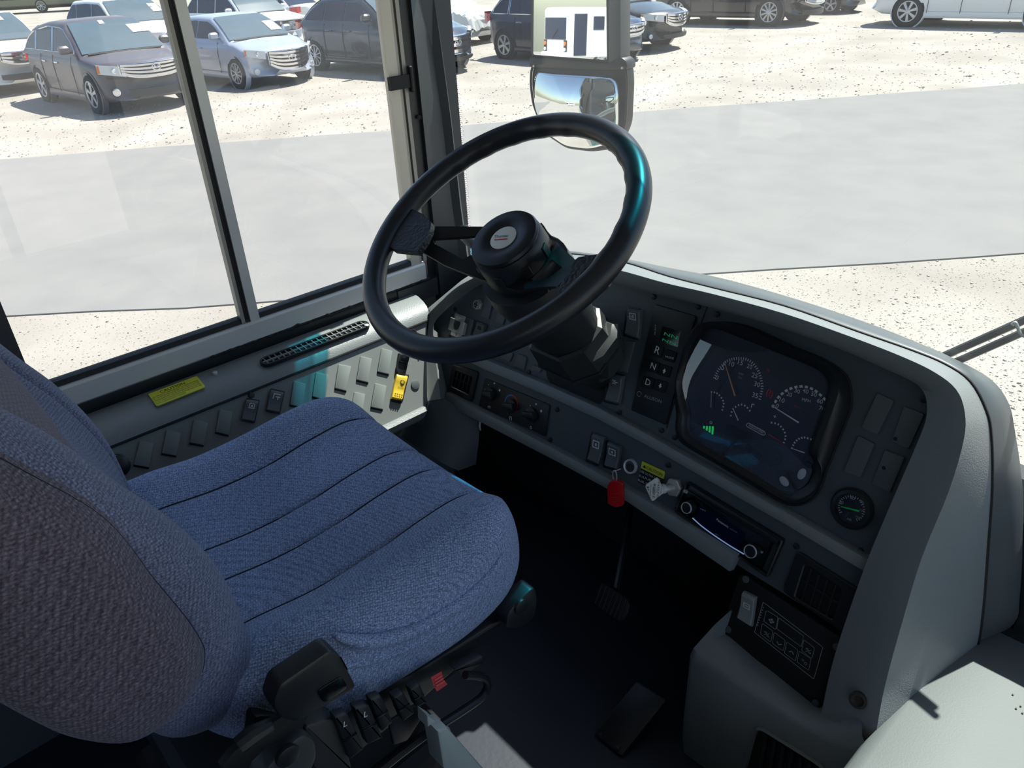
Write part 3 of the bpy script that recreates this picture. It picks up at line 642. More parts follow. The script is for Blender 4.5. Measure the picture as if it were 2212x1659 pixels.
obj('hot_arc', arc_strip(GP, u, v, .0185, .0215, R(-50), R(95), HT), REDD, hc, ang=0)
# round connector and steel bracket
c4 = thing('round_connector', 'small round four-pin connector with hex nut on the dash, left of the column', 'connector', tuple(GP.hit(1033, 657)))
c = GP.hit(1033, 658, .004)
obj('hex_nut', lathe([(.0125, -.004), (.0125, .002), (.011, .004), (.0095, .004)], c, GP.n, 6, u=(1, 0, .5)), STEEL, c4)
obj('barrel', lathe([(.0092, -.004), (.0092, .008), (.0078, .008), (.0078, .003), (.0005, .003)], c, GP.n, 20), STEEL, c4)
obj('insert', lathe([(.0076, 0), (.0076, .0055), (.0005, .0055)], c, GP.n, 16), BLACKM, c4)
for k in range(4):
    a = k*math.pi/2+.6; obj('pin', lathe([(.0012, .005), (.0012, .007), (.0002, .0072)], c+GP.u*.0042*math.cos(a)+GP.v*.0042*math.sin(a), GP.n, 8), STEEL, c4)
br = thing('steel_bracket', 'stepped zinc microphone bracket with keyhole slot screwed to left of the dash', 'bracket', tuple(GP.hit(992, 705)))
obj('top_tab', plate(GP, [(983, 676), (1006, 684), (1002, 699), (980, 690)], .003, .002, .0006), STEEL, br)
lp = [(973, 686), (981, 688), (978, 701), (979, 710), (984, 713), (989, 711), (992, 704), (995, 693), (1004, 697), (998, 724), (967, 711)]
obj('hook_plate', prism(GP, [GP.uv(*p, .014) for p in lp], .011, .0135, .0006), STEEL, br)
obj('side_wall', plate(GP, [(997, 696), (1004, 699), (999, 724), (992, 720)], .012, .0005, 0), STEEL, br)
obj('bottom_tab', plate(GP, [(975, 713), (997, 722), (994, 732), (973, 723)], .003, .002, .0006), STEEL, br)
for x, y in ((987, 683), (997, 687), (984, 722)):
    u, v = GP.uv(x, y, .004); obj('bracket_screw', disc(GP, u, v, .0042, .002, .0052, 10, .0012), STEEL, br)
# dash rockers
HL = [(.25, .16, .75, .19), (.25, .37, .75, .40), (.25, .19, .30, .37), (.70, .19, .75, .37), (.50, .22, .58, .34), (.34, .23, .44, .25), (.34, .28, .44, .30), (.34, .33, .44, .35)]
rocker('rocker_switch', 'grey headlamp rocker switch right of the column, top of its row', 'switch', GP, [(1353, 664), (1381, 669), (1376, 732), (1347, 723)], PLATEM, .013, icon=HL, iconm=GREYP)
rocker('rocker_switch', 'grey fan-symbol rocker switch right of the column, lowest of its row', 'switch', GP, [(1317, 806), (1343, 813), (1333, 873), (1304, 866)], PLATEM, .013, icon=[(.3, .2, .6, .23), (.4, .25, .75, .28), (.3, .3, .6, .33)], iconm=GREYP)
rocker('rocker_switch', 'small grey rocker with dark dial symbol beside the steel bracket', 'switch', GP, [(1029, 694), (1046, 701), (1037, 730), (1019, 723)], PLATEM, .011, icon=[(.3, .25, .7, .5)], iconm=BLKP)
SQ = [(.2, .2, .78, .24), (.2, .44, .78, .48), (.2, .24, .27, .44), (.71, .24, .78, .44), (.42, .30, .56, .39)]
rocker('rocker_switch', 'grey rocker switch on the lower dash, left one of the pair left of the ignition', 'switch', GP, [(1278, 936), (1303, 945), (1290, 1004), (1266, 994)], PLATEM, .013, icon=SQ, iconm=GREYP)
rocker('rocker_switch', 'grey rocker switch on the lower dash, right next to the ignition lock', 'switch', GP, [(1311, 954), (1337, 965), (1329, 1015), (1303, 1007)], PLATEM, .013, icon=SQ, iconm=GREYP)
# gear selector keypad
gs = thing('gear_selector', 'black push-button gear selector pad with green display', 'gear selector', tuple(GP.hit(1430, 790)))
obj('face', plate(GP, [(1414, 657), (1503, 683), (1437, 918), (1362, 886)], .005, .003, .0012), BLACK, gs)
GO = .0052
obj('display_window', plate(GP, [(1430, 704), (1470, 716), (1464, 750), (1424, 737)], .0003, .001, 0, GO), BLACKG, gs)
obj('display_text', text_at('NN', GP, (1434, 724), (1462, 733), GO+.0008, .006), GREENT, gs)
obj('display_text', text_at('NN', GP, (1430, 736), (1459, 746), GO+.0008, .005), GREENT, gs)
obj('lettering', text_at('SELECT', GP, (1415.5, 724), (1417.5, 701), GO+.0003, .0025), GREYP, gs)
obj('lettering', text_at('MONITOR', GP, (1463.5, 745), (1471, 716), GO+.0003, .0025), GREYP, gs)
for ch, x, y in (('R', 1418, 759), ('MODE', 1446, 769), ('N', 1409, 792), ('\u25B2', 1435, 801), ('D', 1398, 827), ('\u25BC', 1426, 834)):
    dx = 12
    kb = obj('button', plate(GP, [(x-dx+3, y-15), (x+dx+3, y-8), (x+dx-4, y+15), (x-dx-4, y+8)], .009, .002, .0015), BLACKM, gs)
    if ch in '\u25B2\u25BC':
        s = 1 if ch == '\u25B2' else -1; u, v = GP.uv(x, y, .0093)
        obj('arrow', ([GP.at(u-.0035, v-.001*s, .0093), GP.at(u+.0035, v-.001*s, .0093), GP.at(u, v+.0045*s, .0093), GP.at(u-.0015, v-.001*s, .0093), GP.at(u+.0015, v-.001*s, .0093), GP.at(u+.0015, v-.0045*s, .0093), GP.at(u-.0015, v-.0045*s, .0093)], [(0, 1, 2), (3, 4, 5, 6)]), WHITE, kb, ang=0)
    else:
        wd = 10 if ch == 'MODE' else 6
        obj('lettering', text_at(ch, GP, (x-wd+1, y+3), (x+wd-1, y+7.5), .0093, .0035 if ch == 'MODE' else None), WHITE, kb, ang=0)
u, v = GP.uv(1381, 851, GO); obj('badge_ring', arc_strip(GP, u, v, .0042, .0052, 0, 5.6, GO+.0003, 20), DIMP, gs, ang=0)
obj('lettering', text_at('ALLISON', GP, (1391, 858), (1428, 871), GO+.0003, .006), DIMP, gs, ang=0)

# ------------------------------------------------------------------ instrument cluster
ic = thing('instrument_cluster', 'black hooded instrument cluster with speedometer, tachometer and four small gauges', 'instrument cluster', tuple(GP.hit(1640, 900)))
Fp = [(1479, 829), (1488, 790), (1500, 745), (1521, 717), (1545, 710), (1600, 730), (1680, 762), (1756, 793), (1780, 811), (1789, 832), (1784, 859), (1768, 910), (1747, 971), (1757, 995), (1757, 1020), (1745, 1045), (1720, 1061), (1699, 1063), (1640, 1027), (1570, 985), (1503, 946), (1489, 920), (1491, 895), (1486, 868)]
Hp = [(1463, 822), (1472, 786), (1484, 742), (1506, 704), (1546, 698), (1606, 710), (1690, 745), (1768, 778), (1798, 800), (1812, 835), (1806, 866), (1786, 920), (1764, 978), (1775, 1005), (1774, 1032), (1760, 1060), (1731, 1078), (1695, 1078), (1632, 1040), (1560, 997), (1488, 955), (1473, 926), (1474, 895), (1466, 862)]
Bp = [(1460, 822), (1468, 786), (1480, 742), (1503, 706), (1546, 697), (1612, 704), (1716, 750), (1790, 782), (1830, 815), (1840, 865), (1832, 900), (1808, 960), (1786, 1015), (1778, 1040), (1768, 1062), (1748, 1082), (1722, 1090), (1690, 1084), (1625, 1046), (1552, 1002), (1478, 958), (1462, 930), (1464, 895), (1460, 862)]
hoodh = [.012, .020, .028, .034, .036, .036, .036, .036, .036, .034, .032, .028, .022, .016, .013, .011, .010, .010, .010, .010, .010, .010, .010, .010]
rows = []
Fs, Hs, Bs, hs = spline([GP.hit(*p, .003) for p in Fp], 4, True), spline([GP.hit(*p, h) for p, h in zip(Hp, hoodh)], 4, True), spline([GP.hit(*p, .001) for p in Bp], 4, True), spline([(h, 0) for h in hoodh], 4, True)
for f, h, b in zip(Fs, Hs, Bs):
    c = (f+h)/2
    rows.append([f, f*.5+h*.5, f*.12+h*.88-GP.n*.0015, h, h*.85+b*.15+GP.n*.0025, h*.4+b*.6+GP.n*.0035, b+GP.n*.001, b-GP.n*.001])
rows.append(rows[0])
obj('hood', loft(rows, False), BLACK, ic, ang=50)
obj('seal_groove', tube([q+GP.n*.001 for q in Bs], .0022, 6, True), BLACKM, ic)
obj('dial_plate', ([q-GP.n*.0015 for q in Fs], [tuple(range(len(Fs)))]), DIALF, ic, ang=0)
D0 = .0022
def dl(x, y): return GP.uv(x, y, D0)
def ticks(parent, px_pts, n, ln, wd, name, m=GREYP):
    P = spline([GP.hit(x, y, D0) for x, y in px_pts], 8); cum = np.concatenate([[0], np.cumsum([np.linalg.norm(P[i+1]-P[i]) for i in range(len(P)-1)])])
    cen = sum(P)/len(P); mb = MB()
    for s in np.linspace(0, cum[-1], n):
        q = V([np.interp(s, cum, [p[k] for p in P]) for k in range(3)]); i = min(max(int(np.searchsorted(cum, s)), 1), len(P)-1)
        t = nrm(P[i]-P[i-1]); r_ = np.cross(GP.n, t); r_ = r_ if r_@(cen-q) > 0 else -r_
        mb.add(([q-t*wd, q+t*wd, q+t*wd+r_*ln, q-t*wd+r_*ln], [(0, 1, 2, 3)]))
    return obj(name, mb, m, parent, ang=0)
def needle(parent, a, b, wd, m, name='needle'):
    A, B = GP.hit(*a, D0+.004), GP.hit(*b, D0+.004); t = nrm(B-A); r_ = np.cross(GP.n, t)*wd
    return obj(name, loft([[A-r_*.4, A+r_*.4, A+r_*.4+GP.n*.001, A-r_*.4+GP.n*.001], [B-r_, B+r_, B+r_+GP.n*.001, B-r_+GP.n*.001]]), m, parent)
def gnum(parent, s, x, y, wd, m=GREYP):
    return obj('numeral', text_at(s, GP, (x-wd, y+3), (x+wd, y+7), D0+.0002), m, parent, ang=0)
def dial(name): return obj(name, disc(GP, *dl(1480, 950), .0001, .0005, .0008, 4, 0), DIALF, ic)
tac = obj('tachometer', ([GP.hit(*p, .0018) for p in [(1541, 817), (1560, 785), (1590, 768), (1620, 775), (1640, 800), (1648, 840), (1646, 862), (1600, 870), (1560, 850)]], [tuple(range(9))]), DIALF, ic, ang=0)
ticks(tac, [(1541, 815), (1552, 795), (1570, 777), (1598, 771), (1622, 778), (1641, 801), (1649, 835), (1644, 863)], 36, .0045, .0007, 'scale')
for s, x, y, wd in (('0', 1546, 815, 2.5), ('5', 1559, 794, 3), ('10', 1579, 786, 5), ('15', 1598, 783, 5), ('20', 1618, 791, 5.5), ('25', 1629, 811, 6), ('30', 1634, 830, 6), ('35', 1630, 854, 6)): gnum(tac, s, x, y, wd)
gnum(tac, 'RPM', 1600, 805, 5, DIMP); gnum(tac, 'X100', 1598, 812, 4, DIMP)
needle(tac, (1565, 781), (1588, 855), .0013, NEEDLE)
spd = obj('speedometer', ([GP.hit(*p, .0018) for p in [(1668, 876), (1688, 848), (1720, 834), (1752, 836), (1778, 852), (1786, 872), (1764, 920), (1730, 916)]], [tuple(range(8))]), DIALF, ic, ang=0)
ticks(spd, [(1668, 876), (1680, 856), (1702, 839), (1732, 832), (1760, 840), (1783, 860)], 13, .004, .0026, 'scale')
for s, x, y, wd in (('0', 1676, 876, 2.5), ('10', 1688, 864, 5), ('20', 1704, 851, 5.5), ('30', 1721, 844, 5.5), ('40', 1739, 844, 6), ('50', 1757, 851, 6), ('60', 1770, 866, 6), ('70', 1774, 882, 6)): gnum(spd, s, x, y, wd)
gnum(spd, 'MPH', 1741, 863, 9)
gnum(spd, 'km/h', 1722, 876, 6, REDD)
needle(spd, (1667, 876), (1726, 913), .0013, GREYP)
for nm, arc, n, ndl, m in (('oil_gauge', [(1577, 897), (1581, 884), (1590, 876), (1600, 872), (1612, 876), (1621, 886)], 9, ((1583, 881), (1595, 908)), GREYP),
                           ('fuel_gauge', [(1537, 845), (1548, 847), (1558, 856), (1565, 870), (1562, 886)], 9, ((1537, 848), (1536, 880)), DIMP),
                           ('temperature_gauge', [(1667, 911), (1682, 915), (1693, 926), (1699, 942), (1695, 957)], 9, ((1692, 957), (1661, 938)), REDD),
                           ('air_pressure_gauge', [(1709, 967), (1715, 955), (1725, 946), (1738, 943), (1752, 947)], 9, ((1709, 968), (1738, 978)), GREYP)):
    cx_ = sum(p[0] for p in arc)/len(arc); cy_ = sum(p[1] for p in arc)/len(arc)
    g = obj(nm, ([GP.hit(*p, .0018) for p in arc+[ndl[1]]], [tuple(range(len(arc)+1))]), DIALF, ic, ang=0)
    ticks(g, arc, n, .003, .0012, 'scale'); needle(g, *ndl, .0009, m)
obj('symbol', text_at('o', GP, (1532, 915), (1538, 917), D0), GREYP, ic); obj('symbol', text_at('+', GP, (1669, 903), (1675, 906), D0), GREYP, ic); obj('symbol', text_at('r', GP, (1622, 880), (1628, 882), D0), GREYP, ic)
obj('lcd_screen', plate(GP, [(1571, 913), (1699, 973), (1682, 1019), (1559, 952)], .0005, .003, 0, .001), LCD, ic)
bd = [(1613, 915), (1617, 913), (1652, 932), (1654, 937), (1651, 941), (1646, 940), (1613, 922), (1611, 918)]
u0 = [GP.uv(*p, D0) for p in bd]; u0 = round_poly(u0, .004, 2); obj('badge_outline', frame_ring(GP, u0, inset(u0, .0009), D0-.0006, D0, .0001), GREYP, ic)
obj('lettering', text_at('FREIGHTLINER', GP, (1617, 921), (1649, 937.5), D0+.0002, .0042), GREYP, ic, ang=0)
for k in range(4):
    x = 1519+k*6.2; y = 922.5+k*2.2; h = 2.6+k*2
    obj('green_bar', ([GP.hit(*p, D0) for p in [(x, y-h), (x+4.2, y-h+.6), (x+3.2, y+h+1.4), (x-.8, y+h)]], [(0, 1, 2, 3)]), GREENL, ic, ang=0)
obj('warning_lamp', text_at('(!)', GP, (1654, 852), (1668, 858), D0), REDE, ic, ang=0)
obj('warning_lamp', text_at('x', GP, (1655, 802), (1662, 805), D0), REDD, ic, ang=0)
bp = [(1672, 1030), (1684, 1018), (1700, 1016), (1714, 1022), (1722, 1012), (1730, 1000), (1742, 996), (1752, 1003), (1754, 1020), (1744, 1042), (1724, 1056), (1700, 1058), (1682, 1048)]
obj('button_pod', prism(GP, [GP.uv(*p, .0065) for p in bp], .0, .0055, .001), BLACKM, ic)
for x, y, rx, ry, rot in ((1693, 1040, .0092, .0062, -.5), (1731, 1024, .0062, .0098, -.15)):
    u, v = GP.uv(x, y, .008); uv = []
    for a in np.linspace(0, 2*math.pi, 20, endpoint=False):
        p, q = rx*math.cos(a), ry*math.sin(a); uv.append((u+p*math.cos(rot)-q*math.sin(rot), v+p*math.sin(rot)+q*math.cos(rot)))
    obj('reset_button', prism(GP, uv, .004, .008, .001), mat('pale_button', (185, 190, 200), .4), ic)
Lp = [q+GP.n*.0075 for q in spline([GP.hit(*p, .003) for p in Fp], 4, True)]
obj('lens', ([q+0 for q in Lp], [tuple(range(len(Lp)))]), LENS, ic, ang=0)

# ------------------------------------------------------------------ round air gauge
ag = thing('air_gauge', 'small round air pressure gauge with green needle at lower right of the dash', 'gauge', tuple(GP.hit(1835, 1098)))
u, v = GP.uv(1838, 1099, .006)
obj('bezel', lathe([(.0325, 0), (.0325, .004), (.029, .008), (.0245, .009), (.0235, .004)], GP.at(u, v), GP.n, 32, (True, False)), BLACK, ag)
obj('dial_face', disc(GP, u, v, .024, 0, .0035, 28, 0), DIALF, ag)
sc = MB()
for k in range(25):
    a = R(225-k*270/24); q = GP.at(u+.0205*math.cos(a), v+.0205*math.sin(a), .0038); r_ = GP.u*math.cos(a)+GP.v*math.sin(a); t_ = np.cross(GP.n, r_)
    ln = .0045 if k % 4 == 0 else .003; sc.add(([q-t_*.0006, q+t_*.0006, q+t_*.0006-r_*ln, q-t_*.0006-r_*ln], [(0, 1, 2, 3)]))
obj('scale', sc, GREYP, ag, ang=0)
for s, x, y in (('30', 1817, 1086), ('60', 1841, 1077), ('90', 1861, 1085), ('120', 1862, 1103), ('150', 1853, 1118)): obj('numeral', text_at(s, GP, (x-5, y), (x+4, y+4), .0038), GREYP, ag, ang=0)
obj('numeral', text_at('AIR', GP, (1829, 1122), (1839, 1126), .0038), GREYP, ag, ang=0)
A, B = GP.hit(1817, 1094, .005), GP.hit(1856, 1104, .005); r_ = nrm(np.cross(GP.n, B-A))*.0013
obj('needle', loft([[A-r_*.5, A+r_*.5, A+r_*.5+GP.n*.001, A-r_*.5+GP.n*.001], [B-r_, B+r_, B+r_+GP.n*.001, B-r_+GP.n*.001]]), mat('green_needle', (30, 170, 90), .4, emit=.12), ag)
obj('gauge_lens', disc(GP, u, v, .0238, .0068, .0072, 28, 0), LENS, ag)

# ------------------------------------------------------------------ ignition, key fob, caution plate, parking brake knob
ig = thing('ignition_lock', 'round chrome ignition lock on the lower dash', 'lock', tuple(GP.hit(1363, 1008)))
c = GP.hit(1364, 1007)
obj('bezel_ring', lathe([(.0145, 0), (.0145, .005), (.0138, .0075), (.0128, .0075), (.0105, .005)], c, GP.n, 28, (True, False)), RINGM, ig)
obj('lock_face', lathe([(.0108, 0), (.0108, .0052), (.0062, .0056), (.0058, .004), (.005, .004), (.0048, .006), (.0004, .006)], c, GP.n, 24), mat('dull_steel', (110, 110, 112), .35, metal=.8), ig)
obj('key_slot', rbox(c+GP.n*.0062, (.0011, .005, .0008), .0003, (GP.u, GP.v, GP.n)), BLKP, ig)
kf = thing('key_fob', 'red plastic key fob hanging on a steel split ring below the dash lip', 'key fob', tuple(GP.hit(1328, 1060, .03)))
KP = Plane(GP.hit(1328, 1065, .030), nrm(V(.35, -.9, .25)), (1, .4, 0))
obj('fob', plate(KP, [(1311, 1050), (1318, 1040), (1334, 1037), (1346, 1045), (1347, 1092), (1330, 1097), (1312, 1089)], .007, .004, .002), REDP, kf)
obj('fob_line', join(*[plate(KP, [(1318, 1066+k*8), (1338, 1066+k*8), (1338, 1067.2+k*8), (1318, 1067.2+k*8)], .0075, 0, 0, 0) for k in range(3)]), REDD, kf)
c = KP.hit(1328, 1028, .004)
pts = [c+(nrm(V(.6, -.2, .1))*math.cos(a)*.0075+V(0, 0, 1)*math.sin(a)*.012) for a in np.linspace(0, 2*math.pi, 24, endpoint=False)]
obj('split_ring', tube(pts, .0011, 6, True), STEEL, kf)
obj('key_wire', tube([KP.hit(1322, 1020, .004), KP.hit(1330, 1017, .006), KP.hit(1341, 1013, .0)], .001, 6), STEEL, kf)
cl = thing('caution_plate', 'small black fuel plate with yellow CAUTION band beside the ignition lock', 'label', tuple(GP.hit(1410, 1020)))
obj('backing', plate(GP, [(1388, 996), (1437, 1018), (1425, 1064), (1378, 1042)], .0012, .002, 0), BLKP, cl)
obj('yellow_band', plate(GP, [(1387, 996), (1436.5, 1018.5), (1433, 1035), (1384, 1011)], .0016, .0015, 0), YEL, cl)
obj('lettering', text_at('\u25B2CAUTION', GP, (1388, 1009), (1430, 1029), .0019), BLKP, cl, ang=0)
for i, s in enumerate(('USE ULTRA LOW', 'SULFUR', 'FUEL ONLY')):
    obj('lettering', text_at(s, GP, (1382-i*2, 1019+i*10), ((1426, 1408, 1416)[i]-i*2, (1040, 1031, 1035)[i]+i*9.5), .0015, .0042), GREYP, cl, ang=0)
pk = thing('parking_brake_knob', 'white diamond PARKING BRAKE knob on a steel stem above the radio', 'knob', tuple(GP.hit(1420, 1055, .03)))
c = GP.hit(1456, 1053, .004)
obj('hex_nut', lathe([(.0175, -.004), (.0175, .004), (.015, .006), (.010, .006)], c, GP.n, 6, u=(1, 0, .3)), STEEL, pk)
kn = GP.hit(1415, 1058, .047); ax = nrm(kn-c)
obj('stem', lathe([(.0075, 0), (.0075, .02), (.0065, .022), (.0065, .05)], c, ax, 16), STEEL, pk)
obj('collar', lathe([(.009, 0), (.009, .012)], c+ax*.024, ax, 16), IVORY, pk)
BP = Plane(kn, nrm(GP.n+V(.45, 0, .12)), (1, 0, 0))
dm = [(1419, 1031), (1435, 1064), (1408, 1085), (1392, 1049)]
obj('diamond_cap', plate(BP, dm, .007, .005, .002, -.003), IVORY, pk)
for s, a, b in (('PARKING', (1420.5, 1041), (1418.5, 1076)), ('BRAKE', (1412, 1045), (1409.5, 1076))):
    obj('lettering', text_at(s, BP, a, b, .0043, .0042), BLKP, pk, ang=0)
for s, a, b in (('PULL TO APPLY', (1428, 1046), (1426, 1068)), ('PUSH TO RELEASE', (1405, 1046), (1403, 1072)), ('P', (1397, 1051), (1397, 1060))):
    obj('lettering', text_at(s, BP, a, b, .0043, .0022 if s != 'P' else .004), BLKP, pk, ang=0)

# ------------------------------------------------------------------ radio
rd = thing('radio', 'black car radio with two chrome-ringed knobs and lit arc, in the lower dash', 'radio', tuple(GP.hit(1570, 1145)))
ro = round_poly([GP.uv(*p, .012) for p in [(1481, 1040), (1691, 1168), (1656, 1249), (1455, 1105)]], .004, 3)
obj('trim_ring', frame_ring(GP, ro, inset(ro, .004), 0, .012, .002), BLACK, rd)
ri = [(1484, 1058), (1668, 1172), (1641, 1233), (1460, 1106)]
obj('face_plate', plate(GP, ri, .010, .003, .002), BLACKG, rd)
obj('top_lip', plate(GP, [(1490, 1047), (1683, 1166), (1676, 1178), (1484, 1058)], .014, .002, .002), BLACK, rd)
RZ = .0104
obj('display', plate(GP, [(1512, 1092), (1612, 1152), (1594, 1190), (1500, 1124)], .0006, .003, 0, .0098), mat('dark_blue_display', (16, 22, 52), .15), rd)
for x, y, rr in ((1483, 1097, .0105), (1621, 1191, .0115)):
    u, v = GP.uv(x, y, .024); c = GP.at(u, v)
    kb = obj('knob', lathe([(rr*1.1, .009), (rr*1.05, .014), (rr, .024), (rr*.85, .0245), (.0004, .0245)], c, GP.n, 24), BLACK, rd)
    obj('chrome_ring', lathe([(rr*.88, .0243), (rr*.88, .0262), (rr*.97, .0262), (rr*1.01, .0236)], c, GP.n, 28, (False, False)), RINGM, kb)
ar = [(1496, 1119), (1515, 1136), (1542, 1156), (1575, 1178), (1607, 1197)]
obj('lit_arc', tube([GP.hit(x, y, .0112) for x, y in spline([p+(0,) for p in ar], 5) for x, y in [(x, y)]] if False else [GP.hit(q[0], q[1], .0112) for q in spline([p+(0,) for p in ar], 5)], .0011, 6), ARCE, rd)
obj('lettering', text_at('Panasonic', GP, (1547, 1124), (1573, 1141), RZ+.0005), WHITE, rd, ang=0)
obj('lettering', text_at('CQ-RX100', GP, (1576, 1142), (1592, 1152), RZ+.0005, .002), DIMP, rd, ang=0)
obj('lettering', text_at('VOL SET', GP, (1536, 1164), (1556, 1177), RZ+.0003, .0034), BLUEE, rd, ang=0)
obj('lettering', text_at('MENU', GP, (1544, 1153), (1553, 1158.5), RZ+.0005, .0018), DIMP, rd, ang=0)
obj('lettering', text_at('MP3', GP, (1513, 1100), (1524, 1105), RZ+.0003, .0018), GREYP, rd, ang=0)
obj('eject_button', plate(GP, [(1477, 1057), (1486, 1061), (1483, 1067), (1474, 1063)], .012, .001, .001, 0), DIMP, rd)
for x, y in ((1644, 1192), (1470, 1078), (1462, 1098)):
    obj('small_button', plate(GP, [(x-4, y-4), (x+4, y), (x+2, y+4), (x-6, y)], .0115, .001, .0005), DIMP if x > 1600 else BLACK, rd)

# ------------------------------------------------------------------ climate panel and pedestal under the right end of the dash
PF = Plane(V(-.2, .825, .30), (0, -math.cos(R(8)), math.sin(R(8))), (1, 0, 0))
ped = thing('dash_pedestal', 'grey moulded pedestal below the right end of the dash, with an air grille', 'pedestal', (-.3, .85, 0))
r1 = [GP.hit(1590, 1308, .0), GP.hit(1572, 1366, .0), GP.hit(1640, 1425, .0), GP.hit(1765, 1525, .0), GP.hit(1800, 1522, .01), PF.hit(1860, 1560, -.01)]
r2 = [PF.hit(1498, 1400, -.01), PF.hit(1506, 1412, 0), PF.hit(1600, 1470, 0), PF.hit(1730, 1552, 0), PF.hit(1800, 1592, 0), PF.hit(1862, 1588, .0)]
r1b = [a*.5+b*.5+V(0, 0, .006) for a, b in zip(r1, r2)]
r3 = [PF.hit(1491, 1415, -.02), PF.hit(1497, 1428, .008), PF.hit(1594, 1485, .008), PF.hit(1726, 1570, .008), PF.hit(1798, 1612, .008), PF.hit(1880, 1640, .008)]
r4 = [PF.hit(1476, 1560, -.02), PF.hit(1482, 1565, .008), PF.hit(1580, 1620, .008), PF.hit(1700, 1690, .008), PF.hit(1780, 1730, .008), PF.hit(1850, 1760, .008)]
r5 = [p+V(0, .01, -.25) for p in r4]
obj('shell', loft([r1, r1b, r2, r3, r4, r5], False), GREY, ped, ang=60)
uo = round_poly([PF.uv(*p, .010) for p in [(1632, 1562), (1790, 1660), (1770, 1760), (1590, 1720)]], .02, 5)
obj('grille_rim', frame_ring(PF, uo, inset(uo, .006), .004, .014, .003), GREY, ped)
obj('grille_back', prism(PF, inset(uo, .003), .0082, .0088), BLACKM, ped)
for k in range(7):
    x = 1650+k*19; y = 1588+k*12
    obj('grille_slat', plate(PF, [(x, y), (x+8, y+5), (x-10, y+110), (x-18, y+105)], .006, .001, .001, .008), BLACK, ped)
ac = thing('climate_panel', 'black climate control panel with outlined keys and four corner screws under the dash', 'climate control', tuple(GP.hit(1690, 1390)))
obj('plate', plate(GP, [(1600, 1238), (1832, 1388), (1770, 1537), (1555, 1362)], .006, .008, .0015), BLACKM, ac)
AO = .0064
def outline(px, parent, name, wd=.0008, r=.003, m=DIMP, o=AO):
    u0 = round_poly([GP.uv(*p, o) for p in px], r, 3); return obj(name, frame_ring(GP, u0, inset(u0, wd), o-.0006, o, .0001), m, parent, ang=0)
outline([(1648, 1300), (1778, 1398), (1758, 1468), (1629, 1366)], ac, 'border', .0008, .002)
outline([(1682, 1334), (1736, 1374), (1731, 1398), (1677, 1358)], ac, 'display_outline', .0006, .001)
for px, s in (([(1655, 1318), (1681, 1333), (1676, 1361), (1649, 1342)], '\u2756'), ([(1646, 1346), (1670, 1363), (1665, 1388), (1642, 1370)], '%'), ([(1672, 1365), (1697, 1384), (1692, 1407), (1668, 1390)], 'v'),
              ([(1699, 1386), (1724, 1404), (1718, 1429), (1694, 1411)], '^'), ([(1726, 1406), (1752, 1423), (1747, 1449), (1721, 1430)], '*o'), ([(1736, 1381), (1760, 1400), (1754, 1424), (1731, 1406)], '%')):
    kb = outline(px, ac, 'key_outline', .0006, .003); cx_ = sum(p[0] for p in px)/4; cy_ = sum(p[1] for p in px)/4
    obj('key_symbol', text_at(s, GP, (cx_-7, cy_+3), (cx_+6, cy_+11), AO, .007), DIMP, ac, ang=0)
obj('slider_mark', text_at('IIIIIIII', GP, (1637, 1352), (1650, 1312), AO, .002), DIMP, ac, ang=0)
for x, y in ((1610, 1252), (1572, 1360), (1807, 1398), (1761, 1520)):
    u, v = GP.uv(x, y, .008); obj('panel_screw', disc(GP, u, v, .0062, .004, .009, 12, .0015), PLATEM, ac)
rocker('rocker_switch', 'pale grey rocker switch on the climate panel beside its outlined keys', 'switch', Plane(GP.p+GP.n*.006, GP.n, GP.u), [(1602, 1279), (1629, 1292), (1620, 1356), (1590, 1337)], GREYS, .013, icon=[(.25, .3, .75, .33), (.25, .47, .75, .50), (.25, .33, .33, .47), (.67, .33, .75, .47), (.4, .38, .6, .42)])

# engine console (right) with its worn top
eg = thing('stepwell_console', 'pale grey moulded console right of the dash, its top in sunlight', 'console', (.1, .6, 0))
cb = [(-.218, .19), (-.214, .27), (-.206, .291), (-.190, .300), (-.10, .302), (.15, .302), (.30, .300)]
CONS = mat('console_top_grey', (104, 111, 111), .6, bump=('grain', 380, .08, .002), var=(6, .12))
rr = []
for y in np.linspace(.30, 1.14, 14): rr.append([V(x-.02*max(0, .42-y), y, z) for x, z in cb])
rr = [[V(x, .28, z-.02) for x, z in cb]]+rr
obj('top_shell', loft(rr, False), CONS, eg, ang=60)
obj('side_shell', along([(-.20, 0), (-.20, .27), (.29, .27), (.29, 0)], .3, 1.13), GREYS, eg)
for k in range(4):
    x, y = [(2205, 1525), (2195, 1530), (2209, 1540), (2188, 1500), (2203, 1488), (2150, 1490), (2170, 1560), (2120, 1530), (2060, 1600)][k]
    q = hZ(x, y, .3035); obj('grit', lathe([(.0011, -.002), (.0015, 0), (.0006, .0008), (.0002, .001)], q, (0, 0, 1), 6), mat('grit_grey', (110, 106, 100), .9) if k == 0 else MATS['grit_grey'], eg)
q = PF.hit(1852, 1516, 0)
hp = hit(1853, 1513, GP.n, GP.n@GP.p+.058)
obj('screw_recess', lathe([(.012, -.006), (.013, .001), (.009, .0015), (.006, -.002), (.0005, -.002)], hp, nrm(GP.n+V(.1, 0, 0)), 20), mat('dark_recess', (58, 46, 40), .8), dash)

